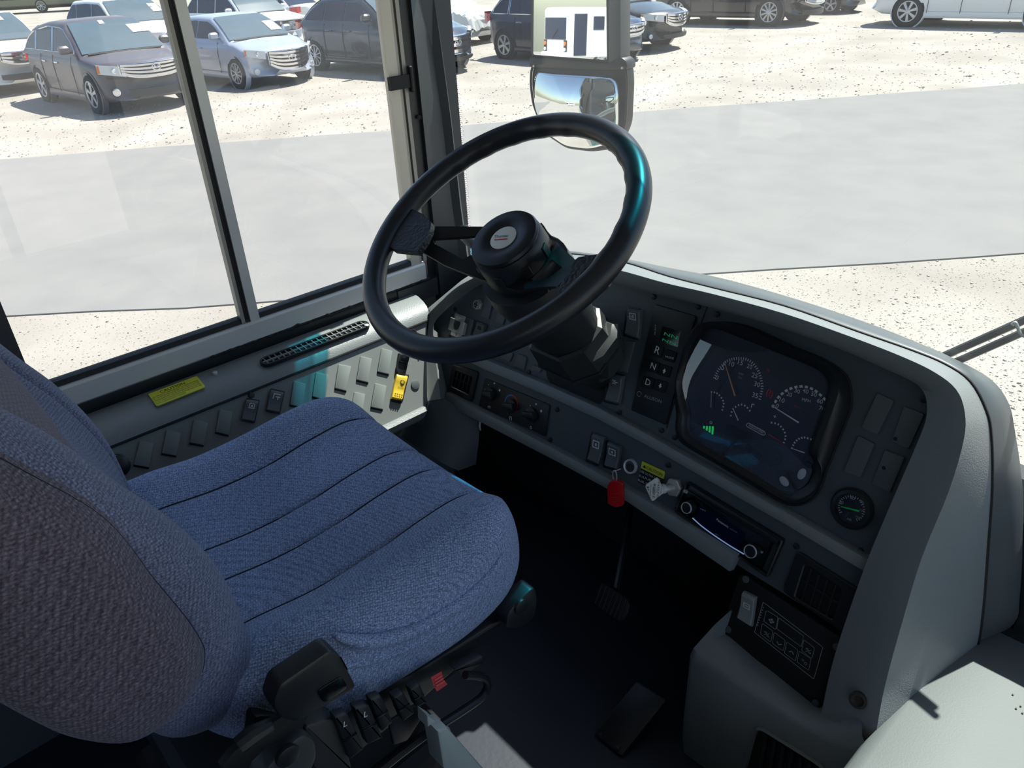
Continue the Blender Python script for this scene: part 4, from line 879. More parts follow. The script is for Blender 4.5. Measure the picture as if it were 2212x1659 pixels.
# ------------------------------------------------------------------ steering column and wheel
TL = R(57.22); C0 = V(-.904, .774, .909); WN = V(0, -math.cos(TL), math.sin(TL)); WU = V(1, 0, 0); WV = np.cross(WN, WU)
AX = -WN
def WP(L): return Plane(C0+AX*L, WN, WU)
colm = thing('steering_column', 'dark grey steering column with faceted shroud rising from the dash', 'steering column', tuple(C0+AX*.42))
def ell(L, ru, rv, cu=0, cv=0, n=28, p=2.0):
    out = []
    for a in np.linspace(0, 2*math.pi, n, endpoint=False):
        c, s = math.cos(a), math.sin(a); out.append(C0+AX*L+WU*(cu+ru*math.copysign(abs(c)**(2/p), c))+WV*(cv+rv*math.copysign(abs(s)**(2/p), s)))
    return out
SHR = mat('column_shroud_grey', (42, 44, 45), .45, bump=('noise', 200, .08, .001))
obj('upper_shroud', loft([ell(.098, .040, .040), ell(.100, .082, .078), ell(.130, .086, .080), ell(.20, .078, .068), ell(.262, .074, .062), ell(.268, .069, .058)]), SHR, colm)
def octa(L, hw, hv, cu=0, cv=0, k=.45):
    pts = [(hw, -hv*k), (hw, hv*k), (hw*k*1.2, hv), (-hw*k*1.2, hv), (-hw, hv*k), (-hw, -hv*k), (-hw*k*1.2, -hv), (hw*k*1.2, -hv)]
    return [C0+AX*L+WU*(cu+a)+WV*(cv+b) for a, b in pts]
obj('lower_shroud', loft([octa(.268, .064, .060), octa(.272, .072, .064), octa(.325, .080, .066, .0), octa(.335, .082, .068), octa(.385, .066, .052, .0, .012), octa(.43, .046, .040, .0, .012)]), SHR, colm, ang=20)
obj('shroud_joint', tube([q for q in octa(.330, .0825, .0685)], .0014, 6, True), BLACKM, colm)
obj('facet_cover', loft([octa(.296, .028, .040, .050, .014), octa(.302, .036, .048, .052, .014), octa(.385, .032, .042, .040, .016), octa(.392, .024, .036, .036, .016)]), mat('facet_cover_grey', (64, 68, 68), .35, var=(30, .2)), colm, ang=20)
hole = [(1268, 866), (1215, 840), (1186, 826), (1178, 800), (1200, 760), (1255, 716), (1300, 680), (1334, 715), (1336, 790), (1316, 800), (1302, 868), (1292, 876)]
obj('column_opening', prism(GP, round_poly([GP.uv(*p) for p in hole], .02, 3), .0, .0012), BLACKM, dash)
st = [C0+AX*.13+WU*-.06, C0+AX*.105+WU*-.10+WV*.01, WP(.085).hit(1012, 520), WP(.075).hit(1000, 494)]
sk = obj('turn_signal_stalk', tube(spline(st, 5), [.008]*8+[.0095]*4+[.013]*3+[.012], 12), mat('stalk_grey', (150, 152, 154), .4), colm)

sw = thing('steering_wheel', 'black two-spoke bus steering wheel with a round horn cap', 'steering wheel', tuple(C0))
RW = .2345; rt = .0195
ring = []
A = np.linspace(0, 2*math.pi, 160, endpoint=False)
rings = []
for a in A:
    c = C0+(WU*math.cos(a)+WV*math.sin(a))*RW; e = WU*math.cos(a)+WV*math.sin(a); row = []
    for b in np.linspace(0, 2*math.pi, 20, endpoint=False):
        r_ = rt
        grip = max(0, math.cos(a*26)) if (a < 1.2 or a > 2*math.pi-.4) or (1.6 < a < 2.7) else 0
        if math.cos(b) < -.3: r_ = rt+.0016*grip*(-math.cos(b))
        row.append(c+(e*math.cos(b)+WN*math.sin(b))*r_)
    rings.append(row)
rings.append(rings[0]); obj('rim', loft(rings, True, (False, False)), WHEELM, sw, ang=80)
HUBM = mat('hub_black', (24, 25, 28), .42)
obj('hub', lathe([(.050, .118), (.060, .105), (.064, .085), (.0635, .045), (.061, .030), (.058, .0265), (.0005, .0265)], C0, AX, 40), HUBM, sw)
hc_ = obj('horn_cap', lathe([(.059, .029), (.0605, .024), (.058, .0195), (.046, .0175), (.030, .0185), (.027, .0205), (.0005, .0205)], C0, AX, 40), mat('horn_cap_black', (20, 21, 23), .35), sw)
em = lathe([(.0235, .0207), (.0235, .0195), (.0215, .0188), (.0005, .0185)], C0, AX, 32); obj('emblem', em, IVORY, hc_)
EP = WP(.0181)
obj('emblem_lettering', text_at('Thomas', EP, (1066, 514), (1097, 511.5), 0.0), BLKP, hc_, ang=0)
obj('emblem_stripe', text_at('BUILT BUSES', EP, (1069, 519.5), (1094, 517.5), 0.0, .003), REDD, hc_, ang=0)
obj('emblem_bar', prism(EP, [EP.uv(*p) for p in [(1067, 517.2), (1096, 515.2), (1095, 516.8), (1068, 518.8)]], -.0005, .0001), REDD, hc_, ang=0)
for k in range(8):
    a = k*math.pi/4+.35; c = C0+AX*.055+(WU*math.cos(a)+WV*math.sin(a))*.0635
    e = WU*math.cos(a)+WV*math.sin(a); obj('hub_notch', rbox(c, (.014, .022, .004), .001, (np.cross(AX, e), AX, e)), HUBM, sw)
# spokes: plates sloping from the hub base up to the rim
def spoke(polys, name, L_in, L_rim, th, m):
    mb = MB()
    for px in polys:
        P0 = WP(.045); uv = [V(P0.uv(*p)) for p in px]
        top_, bot_ = [], []
        for (x, y), q in zip(px, uv):
            L = L_in
            for _ in range(6):
                g = WP(L).uv(x, y); rr_ = math.hypot(*g); f = min(1, max(0, (rr_-.075)/(.21-.075))); L = L_in*(1-f)+L_rim*f
            c = WP(L).at(*g); top_.append(c); bot_.append(c+AX*th)
        mb.add(loft([bot_, top_]))
    return obj(name, mb, m, sw, ang=30)
spoke([[(925, 488), (1045, 489), (1050, 508), (930, 515)], [(905, 540), (932, 515), (940, 527), (1000, 560), (1013, 553), (1035, 545), (1040, 570), (1062, 608), (1040, 604), (960, 572)]], 'spoke', .062, .012, .006, HUBM)
spoke([[(888, 450), (915, 463), (932, 480), (929, 497), (918, 520), (902, 543), (880, 541), (850, 538), (838, 530), (862, 480)]], 'spoke_pad', .012, -.004, .012, PADM)
spoke([[(1150, 500), (1175, 490), (1200, 520), (1243, 562), (1215, 578), (1192, 560), (1148, 602), (1152, 608), (1184, 601), (1215, 578), (1243, 562), (1262, 600), (1230, 640), (1200, 618), (1160, 621), (1118, 627), (1075, 616), (1045, 606), (1070, 580)]], 'spoke', .068, .020, .006, HUBM)
spoke([[(1240, 563), (1250, 555), (1290, 549), (1315, 540), (1345, 545), (1310, 610), (1230, 668), (1212, 640), (1200, 622), (1222, 600)]], 'spoke_pad', .026, .002, .012, PADM)

# ------------------------------------------------------------------ driver's seat
seat = thing('driver_seat', 'blue-grey woven fabric bus driver seat with bolsters and black base controls', 'seat', (-.904, .3, 0))
SX = -.904
def pillow(outline, cx, hw, p, n_x=48, dish=None, seams=(), dep=.004, wid=.006, closed_n=6, hole=None):
    O = [V(q[0], q[1]) for q in spline([q+(0,) for q in outline], closed_n, True)]; cen = sum(O)/len(O)
    ts = np.linspace(-1, 1, n_x); ts = np.sign(ts)*(1-(1-abs(ts))**1.35)
    ss = sorted(set(list(np.round(ts, 5))+[round(s+d*wid/hw, 5) for s in seams for d in (-1, -.5, 0, .5, 1)]))
    rings = []
    global _pc
    def _pc(s, off=.0):
        k = max(1e-3, (1-abs(s)**p))**(1/p); out = []
        for q in O:
            y, z = cen+(q-cen)*k
            if dish: y, z = dish(s, y, z, q, k)
            e = nrm(q-cen); out.append(V(cx+s*hw, y+e[0]*off, z+e[1]*off))
        return out
    for s in ss:
        if abs(s) > 1: continue
        k = max(1e-3, (1-abs(s)**p))**(1/p) if abs(s) < 1 else .02
        row = []
        for q in O:
            d = (q-cen)*(.0+k); y, z = cen+d
            if dish: y, z = dish(s, y, z, q, k)
            for sm in seams:
                g = math.exp(-((s-sm)*hw/wid*1.6)**2)
                if g > .02: e = nrm(q-cen); y -= e[0]*dep*g; z -= e[1]*dep*g
            row.append(V(cx+s*hw, y, z))
        rings.append(row)
    return loft(rings)
cush = [(.10, .575), (.18, .582), (.28, .572), (.38, .575), (.47, .584), (.545, .585), (.590, .565), (.612, .525), (.608, .480), (.575, .445), (.48, .425), (.35, .43), (.22, .445), (.12, .47), (.085, .52)]
def cdish(s, y, z, q, k):
    if z > .50: z += .036*math.exp(-((abs(s)-.80)/.20)**2)*min(1, (z-.50)/.06) - .010*math.exp(-(s/.45)**2)*min(1, (z-.5)/.06)
    # crumpled skirt on the right-hand side
    if s > .80 and z < .57:
        t = (y-.20)/.36
        zc = .478+.055*t*t+.012*math.sin(7*t)
        y0 = math.exp(-((z-zc)/.010)**2)*(.010 if 0 < t < 1.05 else 0)
        y -= 0; z -= y0*.8
    return y, z
cu = obj('seat_cushion', pillow(cush, SX, .278, 4.2, 64, cdish, (-.57, -.14, .145, .53), .0085, .0065, 9), FAB, seat, ang=80)
for sm in (-.57, -.14, .145, .53):
    P = [q for q in _pc(sm, -.0075) if q[2] > .50 and q[1] > .12]; P.sort(key=lambda q: q[1]-q[2]*1.5)
    obj('seam', tube(P, .0013, 6), SEAM, cu)
br_o = [(-.055, 1.16), (-.02, 1.14), (.016, 1.06), (.048, 1.0), (.086, .94), (.122, .868), (.158, .80), (.186, .72), (.196, .64), (.196, .53), (.150, .475), (.07, .50), (.02, .62), (-.005, .72), (-.03, .85), (-.065, .98), (-.11, 1.12), (-.09, 1.17)]
def bdish(s, y, z, q, k):
    fr = 1 if y > (.19-(z-.55)*.42) else 0
    y -= .045*fr*math.exp(-(s/.62)**4)
    return y, z
bk_ = obj('backrest', pillow(br_o, SX, .262, 4.0, 60, bdish, (-.60, .60), .008, .007, 6), FABM, seat, ang=80)
for sm in (-.60, .60):
    P = [q for q in _pc(sm, -.0065) if q[1] > .19-(q[2]-.55)*.42 and .58 < q[2] < 1.12]; P.sort(key=lambda q: -q[2])
    obj('seam', tube(P, .0013, 6), SEAM, bk_)
rb = [(-.06, 1.10), (-.02, 1.07), (.042, .972), (.090, .886), (.112, .79), (.132, .70), (.132, .65), (.100, .606), (.040, .594), (-.01, .645), (-.045, .72), (-.09, .85), (-.14, 1.0), (-.17, 1.10), (-.12, 1.14)]
bs_ = obj('back_shell', pillow(rb, SX, .304, 5.0, 48, None, (), .004, .006, 6), FABC, seat, ang=80)
P = [q for q in _pc(.86, -.001) if q[1] > .02+(.9-q[2])*.25 and .66 < q[2] < 1.08]; P.sort(key=lambda q: -q[2])
obj('seam', tube(P, .0012, 6), SEAM, bs_)
SKP = Plane(V(-.634, .35, .40), (1, 0, 0), (0, 1, 0))
def puff(pl, px, o0, o1, r, steps=5):
    uv = [V(q[0], q[1]) for q in spline([pl.uv(*p)+(0,) for p in px], 4, True)]
    if area2(uv) < 0: uv = uv[::-1]
    rg = [[pl.at(*p, o0) for p in uv]]
    for t in np.linspace(0, math.pi/2, steps): rg.append([pl.at(*p, o1-r+r*math.sin(t)) for p in inset(uv, r*(1-math.cos(t)))])
    return loft(rg)
fp = spline([SKP.hit(x, y, o) for x, y, o in [(720, 1372, -.004), (760, 1384, .001), (820, 1384, .004), (900, 1357, .006), (990, 1303, .006), (1050, 1248, .004), (1088, 1196, -.004)]], 6)
obj('cushion_fold', tube(fp, [.002+.0085*math.sin(math.pi*min(1, max(0, i/(len(fp)-1))))**.6 for i in range(len(fp))], 12), FAB, cu, ang=80)
fp2 = spline([SKP.hit(x, y, o) for x, y, o in [(700, 1440, -.004), (780, 1430, .002), (880, 1395, .003), (980, 1340, .002), (1060, 1280, -.004)]], 6)
obj('cushion_fold', tube(fp2, [.002+.006*math.sin(math.pi*min(1, max(0, i/(len(fp2)-1))))**.6 for i in range(len(fp2))], 12), FAB, cu, ang=80)
# right-hand hardware, on planes just outboard of the cushion
SR = Plane(V(-.625, .35, .40), (1, 0, 0), (0, 1, 0)); SQ_ = Plane(V(-.605, .35, .40), (1, 0, 0), (0, 1, 0))
obj('cushion_pan', prism(SR, round_poly([SR.uv(*p) for p in [(560, 1560), (640, 1560), (720, 1545), (900, 1470), (1085, 1352), (1110, 1345), (1010, 1445), (900, 1545), (760, 1660), (560, 1680)]], .01, 2), -.52, -.012, .004), BLACK, seat)
obj('pivot_cover', prism(SR, round_poly([SR.uv(*p) for p in [(1128, 1280), (1150, 1262), (1156, 1292), (1150, 1330), (1120, 1352), (1086, 1353), (1092, 1318)]], .012, 3), -.02, .006, .003), BLACK, seat)
u, v = SR.uv(1128, 1312, .01); obj('pivot_boss', disc(SR, u, v, .0125, .005, .010, 22, .002), BLACK, seat)
bk = obj('belt_buckle', prism(SQ_, round_poly([SQ_.uv(*p, .02) for p in [(712, 1402), (732, 1412), (768, 1480), (762, 1490), (640, 1560), (604, 1550), (588, 1520), (602, 1478)]], .006, 3), -.004, .022, .004), BLACK, seat)
obj('buckle_window', plate(SQ_, [(684, 1494), (738, 1460), (752, 1486), (700, 1520)], .002, .006, .0005, .0215), BLACKG, bk)
obj('release_button', plate(SQ_, [(734, 1418), (741, 1428), (752, 1448), (743, 1446)], .016, .001, .001, .004), REDL, bk)
obj('buckle_strap', prism(SQ_, round_poly([SQ_.uv(*p) for p in [(610, 1540), (670, 1530), (640, 1590), (585, 1600), (520, 1660), (470, 1660), (500, 1620)]], .008, 3), -.006, .004, .002), BLACKM, seat)
obj('recliner_cover', prism(SQ_, round_poly([SQ_.uv(*p) for p in [(640, 1566), (668, 1580), (672, 1620), (640, 1680), (540, 1690), (560, 1640), (610, 1590)]], .012, 3), -.01, .016, .005), mat('recliner_grey', (58, 58, 60), .5), seat)
u, v = SQ_.uv(624, 1636, .02); obj('recliner_boss', disc(SQ_, u, v, .014, .014, .020, 22, .002), BLACK, seat)
obj('recliner_lever', tube([SQ_.hit(x, y, .012) for x, y in [(515, 1612), (545, 1588), (585, 1566)]], [.010, .011, .008], 10), BLACK, seat)
obj('side_cover', prism(SQ_, round_poly([SQ_.uv(*p) for p in [(650, 1565), (720, 1545), (735, 1575), (760, 1660), (672, 1660), (676, 1610)]], .012, 3), -.03, .004, .004), mat('side_cover_grey', (56, 53, 52), .55), seat)
for k, px in enumerate([[(722, 1550), (751, 1540), (788, 1618), (756, 1642)], [(766, 1531), (798, 1522), (828, 1594), (795, 1610)], [(800, 1512), (824, 1503), (850, 1560), (826, 1582)], [(850, 1508), (872, 1496), (897, 1540), (872, 1560)], [(886, 1490), (908, 1478), (924, 1518), (902, 1530)]]):
    sb_ = obj('seat_rocker', plate(SQ_, px, .012, .003, .003), BLACK, seat)
    A_, B_, Cc, D_ = [V(p) for p in px]; mid = [A_*.45+D_*.55, B_*.45+Cc*.55, B_*.40+Cc*.60, A_*.40+D_*.60]
    obj('rocker_ridge', plate(SQ_, [tuple(q) for q in mid], .0135, .0005, .0004), BLACKG, sb_)
    if k < 2:
        cc = A_*.38+B_*.38+Cc*.12+D_*.12
        obj('seat_symbol', text_at('L', SQ_, tuple(cc+V(-3, 6)), tuple(cc+V(5, 2)), .0126), GREYP, sb_, ang=0)
obj('seat_bracket', plate(SQ_, [(840, 1560), (905, 1520), (915, 1545), (880, 1600), (850, 1610)], .004, .003, .001, -.01), BLACK, seat)
obj('red_tab', loft([[SQ_.hit(x, y, o) for x, y in [(931, 1463), (954, 1450), (956, 1466), (967, 1478), (944, 1494), (936, 1480)]] for o in (.0, .016)]), REDL, seat)
for k in range(3): obj('tab_rib', tube([SQ_.hit(938+k*1.5, 1470+k*6, .017), SQ_.hit(955+k*2.5, 1459+k*6, .017)], .0012, 5), REDL, seat)
obj('bar_bracket', plate(SQ_, [(983, 1448), (1044, 1418), (1046, 1432), (1000, 1462)], .014, .002, .002, -.02), BLACK, seat)
SB = Plane(V(-.585, .35, .3), (1, 0, 0), (0, 1, 0))
obj('slide_bar', tube(spline([SB.hit(x, y) for x, y in [(1005, 1458), (1040, 1462), (1053, 1478), (1042, 1504), (1000, 1535), (930, 1580), (860, 1632), (800, 1680), (740, 1720)]], 6), .0058, 10), mat('dark_bar', (40, 40, 44), .4, metal=.5), seat)
# suspension pedestal on the floor
obj('suspension_base', join(rbox(V(SX, .25, .08), (.36, .42, .14), .02), rbox(V(SX, .25, .22), (.30, .36, .14), .03), rbox(V(SX, .27, .36), (.40, .42, .13), .02)), BLACKM, seat)
WM = mat('pale_metal_edge', (176, 184, 178), .45, metal=.2)
PB = Plane(V(-.55, .25, .12), (1, 0, 0), (0, 1, 0))
obj('floor_bracket', prism(PB, [PB.uv(*p) for p in [(945, 1580), (968, 1573), (1062, 1680), (1000, 1700), (958, 1660)]], -.03, 0, .004), WM, seat)
obj('bracket_tip', prism(PB, [PB.uv(*p) for p in [(923, 1546), (942, 1558), (924, 1572)]], -.02, .0, .002), WM, seat)

# ------------------------------------------------------------------ pedals and floor plate
BPp = Plane(hZ(1320, 1300, .16), nrm(V(.1, -.75, .66)), (1, .1, 0))
bpd = thing('brake_pedal', 'black ribbed brake pedal hanging from a thin arm in the footwell', 'pedal', tuple(BPp.hit(1318, 1298)))
obj('pad', plate(BPp, [(1296, 1252), (1368, 1300), (1345, 1352), (1276, 1304)], .022, .02, .008), RUB, bpd)
for k in range(7):
    f = (k+.7)/8; a = V(1296, 1256)*(1-f)+V(1364, 1302)*f; b = V(1280, 1300)*(1-f)+V(1346, 1346)*f
    obj('rib', tube([BPp.hit(*a, .0225), BPp.hit(*b, .0225)], .0022, 5), RUB, bpd)
obj('arm', tube([BPp.hit(1330, 1285, .0), BPp.hit(1346, 1200, -.03), hY(1360, 1110, 1.05), hY(1362, 1050, 1.165)], .008, 8), BLACK, bpd)
FPl = Plane(hZ(1350, 1560, .02), nrm(V(.0, -.45, .9)), (1, 0, 0))
apd = thing('accelerator_pedal', 'dark flat accelerator treadle at the foot of the pedestal', 'pedal', tuple(FPl.hit(1350, 1560)))
obj('treadle', plate(FPl, [(1282, 1584), (1375, 1470), (1440, 1512), (1342, 1634)], .012, .006, .003), BLACK, apd)
for x, y in ((1297, 1588), (1334, 1616)):
    u, v = FPl.uv(x, y, .013); obj('bolt', disc(FPl, u, v, .005, .01, .015, 8, .001), BLACK, apd)
hg = thing('hanging_strap', 'small pale tag dangling under the left end of the dash lip', 'tag', tuple(GP.hit(1037, 920, -.01)))
obj('strap', tube([GP.hit(1037, 908, -.01), GP.hit(1036, 922, -.01), GP.hit(1038, 930, -.012)], [.002, .0025, .0012], 6), IVORY, hg)

# ------------------------------------------------------------------ outside mirror pair and wiper
mc = CAM+ray(1240, 70)*2.55
tocam = nrm(CAM-mc)
MH = mat('mirror_housing_grey', (70, 74, 78), .4)
MR = nrm(V(-.25, -.97, -.018)); MN = nrm(MR-nrm(mc-CAM))
MP = Plane(mc, MN, np.cross(V(0, 0, 1), MN))
mr = thing('outside_mirror', 'black outside mirror pair, flat glass above bulging convex glass, beyond windshield', 'mirror', tuple(mc))
fo = [MP.uv(*p) for p in [(1148, -180), (1316, -180), (1318, 137), (1146, 122)]]
obj('flat_housing', prism(MP, round_poly(fo, .012, 3), -.035, 0, .004), BLACK, mr)
fi = [MP.uv(*p, .001) for p in [(1155, -170), (1308, -170), (1311, 130), (1152, 118)]]
obj('flat_glass', prism(MP, round_poly(fi, .006, 3), .0005, .0012), MIRROR, mr)
obj('side_post', prism(MP, round_poly([MP.uv(*p) for p in [(1313, -190), (1341, -190), (1342, 128), (1316, 139)]], .008, 3), -.06, .004, .003), MH, mr)
obj('mirror_shelf', prism(MP, round_poly([MP.uv(*p) for p in [(1145, 122), (1250, 130), (1316, 136), (1345, 122), (1357, 134), (1357, 150), (1300, 152), (1146, 145)]], .01, 3), -.05, .008, .004), BLACK, mr)
cvx = [(1149, 140), (1200, 146), (1270, 150), (1352, 140), (1355, 180), (1351, 270), (1330, 318), (1280, 325), (1225, 318), (1175, 285), (1152, 225), (1146, 180)]
cu_ = round_poly([MP.uv(*p) for p in cvx], .02, 3)
obj('convex_housing', prism(MP, cu_, -.05, -.004, .006), BLACK, mr)
ce = [MP.uv(*p) for p in [(1157, 153), (1200, 158), (1270, 162), (1332, 168), (1338, 200), (1338, 270), (1325, 308), (1280, 319), (1232, 312), (1182, 280), (1160, 225), (1155, 180)]]
ce = round_poly(ce, .02, 3); cc = sum(V(p) for p in ce)/len(ce); rows = []
rmx = max(np.linalg.norm(V(p)-cc) for p in ce)
rows.append([MP.at(*p, -.004) for p in ce])
for f in np.linspace(1, 0.01, 18): rows.append([MP.at(*(cc+(V(p)-cc)*f), .055*(1-(np.linalg.norm(V(p)-cc)*f/rmx)**2)) for p in ce])
obj('convex_glass', loft(rows, True, (False, True)), MIRROR, mr, ang=80)
obj('convex_rim', tube([MP.at(*p, .0) for p in cu_], .004, 6, True), BLACK, mr)
obj('mount_arm', tube([MP.hit(1330, -150, -.05), V(-1.45, 1.25, 1.75)], .014, 10), BLACK, mr)
for x, y in ((1152, 143), (1343, 147)):
    u, v = MP.uv(x, y, .012); obj('housing_screw', disc(MP, u, v, .004, .006, .011, 8, .001), STEEL, mr)
wp = thing('wiper_arm', 'pair of dark parallel wiper rods outside the windshield, right of the dash', 'wiper', tuple(hY(2100, 760, 1.21)))
obj('upper_rod', tube([hY(2000, 790, 1.21), hY(2041, 768, 1.21), hY(2212, 692, 1.24), hY(2400, 612, 1.26)], .0062, 8), BLACK, wp)
obj('lower_rod', tube([hY(2030, 795, 1.20), hY(2078, 776, 1.20), hY(2212, 717, 1.22), hY(2400, 640, 1.24)], .0058, 8), BLACK, wp)
obj('cross_link', tube(spline([hY(x, y, 1.215) for x, y in [(2187, 702), (2193, 697), (2197, 703), (2203, 718), (2212, 726), (2225, 728)]], 5), .0026, 8), STEEL, wp)

# ------------------------------------------------------------------ parked vehicles
CG = mat('car_glass', (38, 50, 74), .2, spec=.15)
CGL = mat('car_windshield_glass', (84, 100, 110), .12, spec=.4, coat=.1, var=(3, .2))
TYRE = mat('tyre_rubber', (34, 34, 36), .8)
RIM = mat('alloy_rim', (188, 190, 194), .3, metal=.6)
LAMP = mat('headlamp_clear', (208, 212, 214), .12, coat=.6)
AMBER = mat('amber_lens', (230, 120, 30), .25)
TAIL = mat('red_tail_lens', (190, 22, 30), .2, coat=.5)
PAPER = mat('white_paper', (245, 245, 242), .7)
ARCH = mat('wheel_well_black', (16, 16, 17), .9)
TRIMB = mat('black_trim', (28, 29, 31), .5)
def wheel_parts(root, x, y, r, n_sp, side, spoke_w=.05, detailed=True, rimm=None):
    ax = V(0, side, 0); c = V(x, y, r); rimm = rimm or RIM
    ty = obj('wheel', lathe([(r*.62, -.20), (r*.93, -.20), (r, -.16), (r, -.03), (r*.93, 0), (r*.70, .004), (r*.66, -.015)], c, ax, 28, (True, False)), TYRE, root, local=True)
    obj('rim_barrel', lathe([(r*.68, .0), (r*.66, -.012), (r*.60, -.07), (r*.1, -.075)], c, ax, 24, (False, True)), mat('rim_shadow', (60, 61, 64), .5, metal=.4) if 'rim_shadow' not in MATS else MATS['rim_shadow'], ty, local=True)
    if detailed:
        for k in range(n_sp):
            a = 2*math.pi*k/n_sp+.3; e = V(math.cos(a), 0, math.sin(a)); t = V(-math.sin(a), 0, math.cos(a))
            p0 = c+e*r*.08+ax*-.006; p1 = c+e*r*.66+ax*-.010
            rg = []
            for q, hw in ((p0, spoke_w*.6), (p1, spoke_w)):
                rg.append([q-t*hw-ax*.02, q+t*hw-ax*.02, q+t*hw*.7+ax*.004, q-t*hw*.7+ax*.004])
            obj('spoke', loft(rg), rimm, ty, local=True)
    obj('hub_cap', lathe([(r*.17, -.03), (r*.17, .0), (r*.12, .006), (.001, .007)], c, ax, 14), rimm, ty, local=True)
    obj('rim_lip', lathe([(r*.61, -.012), (r*.63, .003), (r*.69, .003), (r*.69, -.012)], c, ax, 28, (False, False)), rimm, ty, local=True)
    return ty

def make_car(name, label, cat, paint, ref, refpt, head, wb, Lf, Lr, W, H, belt, nose_z, rear_z, xwb, xwt, xrt, xrb, r=.33, wr=.62, pillars=(), n_sp=5, sw=.05, chrome=False, sheets=(), grille=None, lamp=None, intake=None, group=None, fog=None, tail=None, roof_dip=.03, trim_sill=None, visible_sides=(-1,), s=1.0, cowl=None, hoodc=None, win_lo=.04):
    hw = W/2; xf = wb/2+Lf; xr = -wb/2-Lr; cf, cr = .42, .30
    deck = lambda x: float(np.interp(x, [xr, xr+.12, xrb, xwb, xwb+.15, xf-.55, xf-.16, xf-.03], [rear_z-.10, rear_z, belt, belt, belt-.02, (nose_z*.75+belt*.25), nose_z, nose_z-.10]))
    top = lambda x: float(np.interp(x, [xrb, xrb+(xrt-xrb)*.55, xrt, (xrt+xwt)*.5, xwt, xwt+(xwb-xwt)*.5, xwb], [belt-.02, belt+(H-belt)*.62, H-roof_dip, H, H-.02, belt+(H-belt)*.56, belt-.01]))
    ch, sh = math.cos(head), math.sin(head)
    loc = {'FR': (wb/2, -hw+.02, 0), 'RR': (-wb/2, -hw+.02, 0), 'NOSE': (xf, 0, refpt[2] if len(refpt) > 2 else 0), 'COWL': (xwb, 0, belt), 'TAIL': (xr, 0, refpt[2] if len(refpt) > 2 else 0)}[ref]
    g = hZ(refpt[0], refpt[1], GZ+loc[2]*s)
    ox = g[0]-s*(loc[0]*ch-loc[1]*sh); oy = g[1]-s*(loc[0]*sh+loc[1]*ch)
    root = thing(name, label, cat, (ox, oy, GZ), group or 'cars parked on the gravel lot'); root.rotation_euler = (0, 0, head); root.scale = (s, s, s)
    O = lambda nm, vf, m, par=root, ang=35: obj(nm, vf, m, par, ang, local=True)
    bow = lambda x: (cf*max(0, (x-(wb/2-.1))/(Lf+.1))**1.6) if x > 0 else -(cr*max(0, (-x-(wb/2-.1))/(Lr+.1))**1.6)
    def wid(x):
        return hw*float(np.interp(x, [xr, xr+.25, -wb/2, wb/2, xf-.3, xf], [.90, .97, 1, 1, .97, .90]))
    def ring(x, k=1.0):
        d = deck(x); w = wid(x); zb = float(np.interp(x, [xr, xr+.3, -wb/2+.4, wb/2-.4, xf-.3, xf], [.34, .26, .20, .20, .22, .26]))
        half = [(.55, zb), (.86, zb+.01), (.965, zb+.07), (.985, zb+.22), (1.0, zb+.40), (.99, d-.16), (.965, d-.06), (.90, d-.015), (.72, d+.0), (.36, d+.018)]
        pts = [(-a*w, z) for a, z in half]+[(0, d+.022)]+[(a*w, z) for a, z in half[::-1]]
        zc = .55
        return [V(x-bow(x)*abs(y/w)**2.6, y*k, zc+(z-zc)*k) for y, z in pts]
    xs = [xr, xr+.05, xr+.14, xr+.3, -wb/2-.25, -wb/2, -wb/2+.4, 0, xwb-.3 if xwb-.3 > .1 else .2, wb/2-.35, wb/2, wb/2+.2, xf-.5, xf-.35, xf-.2, xf-.10, xf-.03]
    xs = sorted(set(xs)); rgs = [ring(x) for x in xs]
    e0 = [q+V(-.03, 0, 0) for q in ring(xr, .93)]; e1 = [q+V(.03, 0, 0) for q in ring(xf-.03, .93)]; e2 = [q+V(.045, 0, 0) for q in ring(xf-.03, .5)]
    O('body', loft([[q*V(1, .5, .5)+V(-.01, 0, .28) for q in e0], e0]+rgs+[e1, e2]), paint, ang=50)
    # cabin
    wbs, wrs = hw*.955, hw*wr/.62*.74
    cabx = np.concatenate([np.linspace(xrb, xrt, 6), np.linspace(xrt, xwt, 6)[1:], np.linspace(xwt, xwb, 6)[1:]])
    def cab(x):
        t = top(x); zl = belt-.06; f = max(.02, min(1, (t-zl)/(H-zl))); wt = wbs+(wrs-wbs)*f
        half = [(wbs, zl), (wt+.01, max(zl+.005, t-.075)), (wt-.02, max(zl+.008, t-.035)), (wt*.86, max(zl+.01, t-.008)), (wt*.45, max(zl+.012, t+.004))]
        return [V(x, -a, z) for a, z in half]+[V(x, 0, max(zl+.012, t+.008))]+[V(x, a, z) for a, z in half[::-1]]
    O('cabin', loft([cab(x) for x in cabx]), paint, ang=50)
    def side_pt(x, z, sd, o=.010):
        t = top(x); zl = belt-.06; f = max(.02, min(1, (t-zl)/(H-zl))); wt = wbs+(wrs-wbs)*f+.01; zt = max(zl+.005, t-.075)
        k = min(1, max(0, (z-zl)/(zt-zl))); return V(x, sd*(wbs+(wt-wbs)*k+o), z)
    pil = [xrb+.10]+list(pillars)+[xwb-.22]
    for sd in (-1, 1):
        for i in range(len(pil)-1):
            xx = np.linspace(pil[i]+.025, pil[i+1]-.025, 7); lo_, hi_ = [], []
            for x in xx:
                zl = belt+win_lo; zh = top(x)-.10
                if zh > zl+.015: lo_.append(side_pt(x, zl, sd)); hi_.append(side_pt(x, zh, sd))
            if len(lo_) > 2:
                O('side_window', loft([lo_, hi_], False), CG)
                if chrome and sd == -1: O('window_trim', tube(lo_+hi_[::-1], .012, 5, True), CHROME)
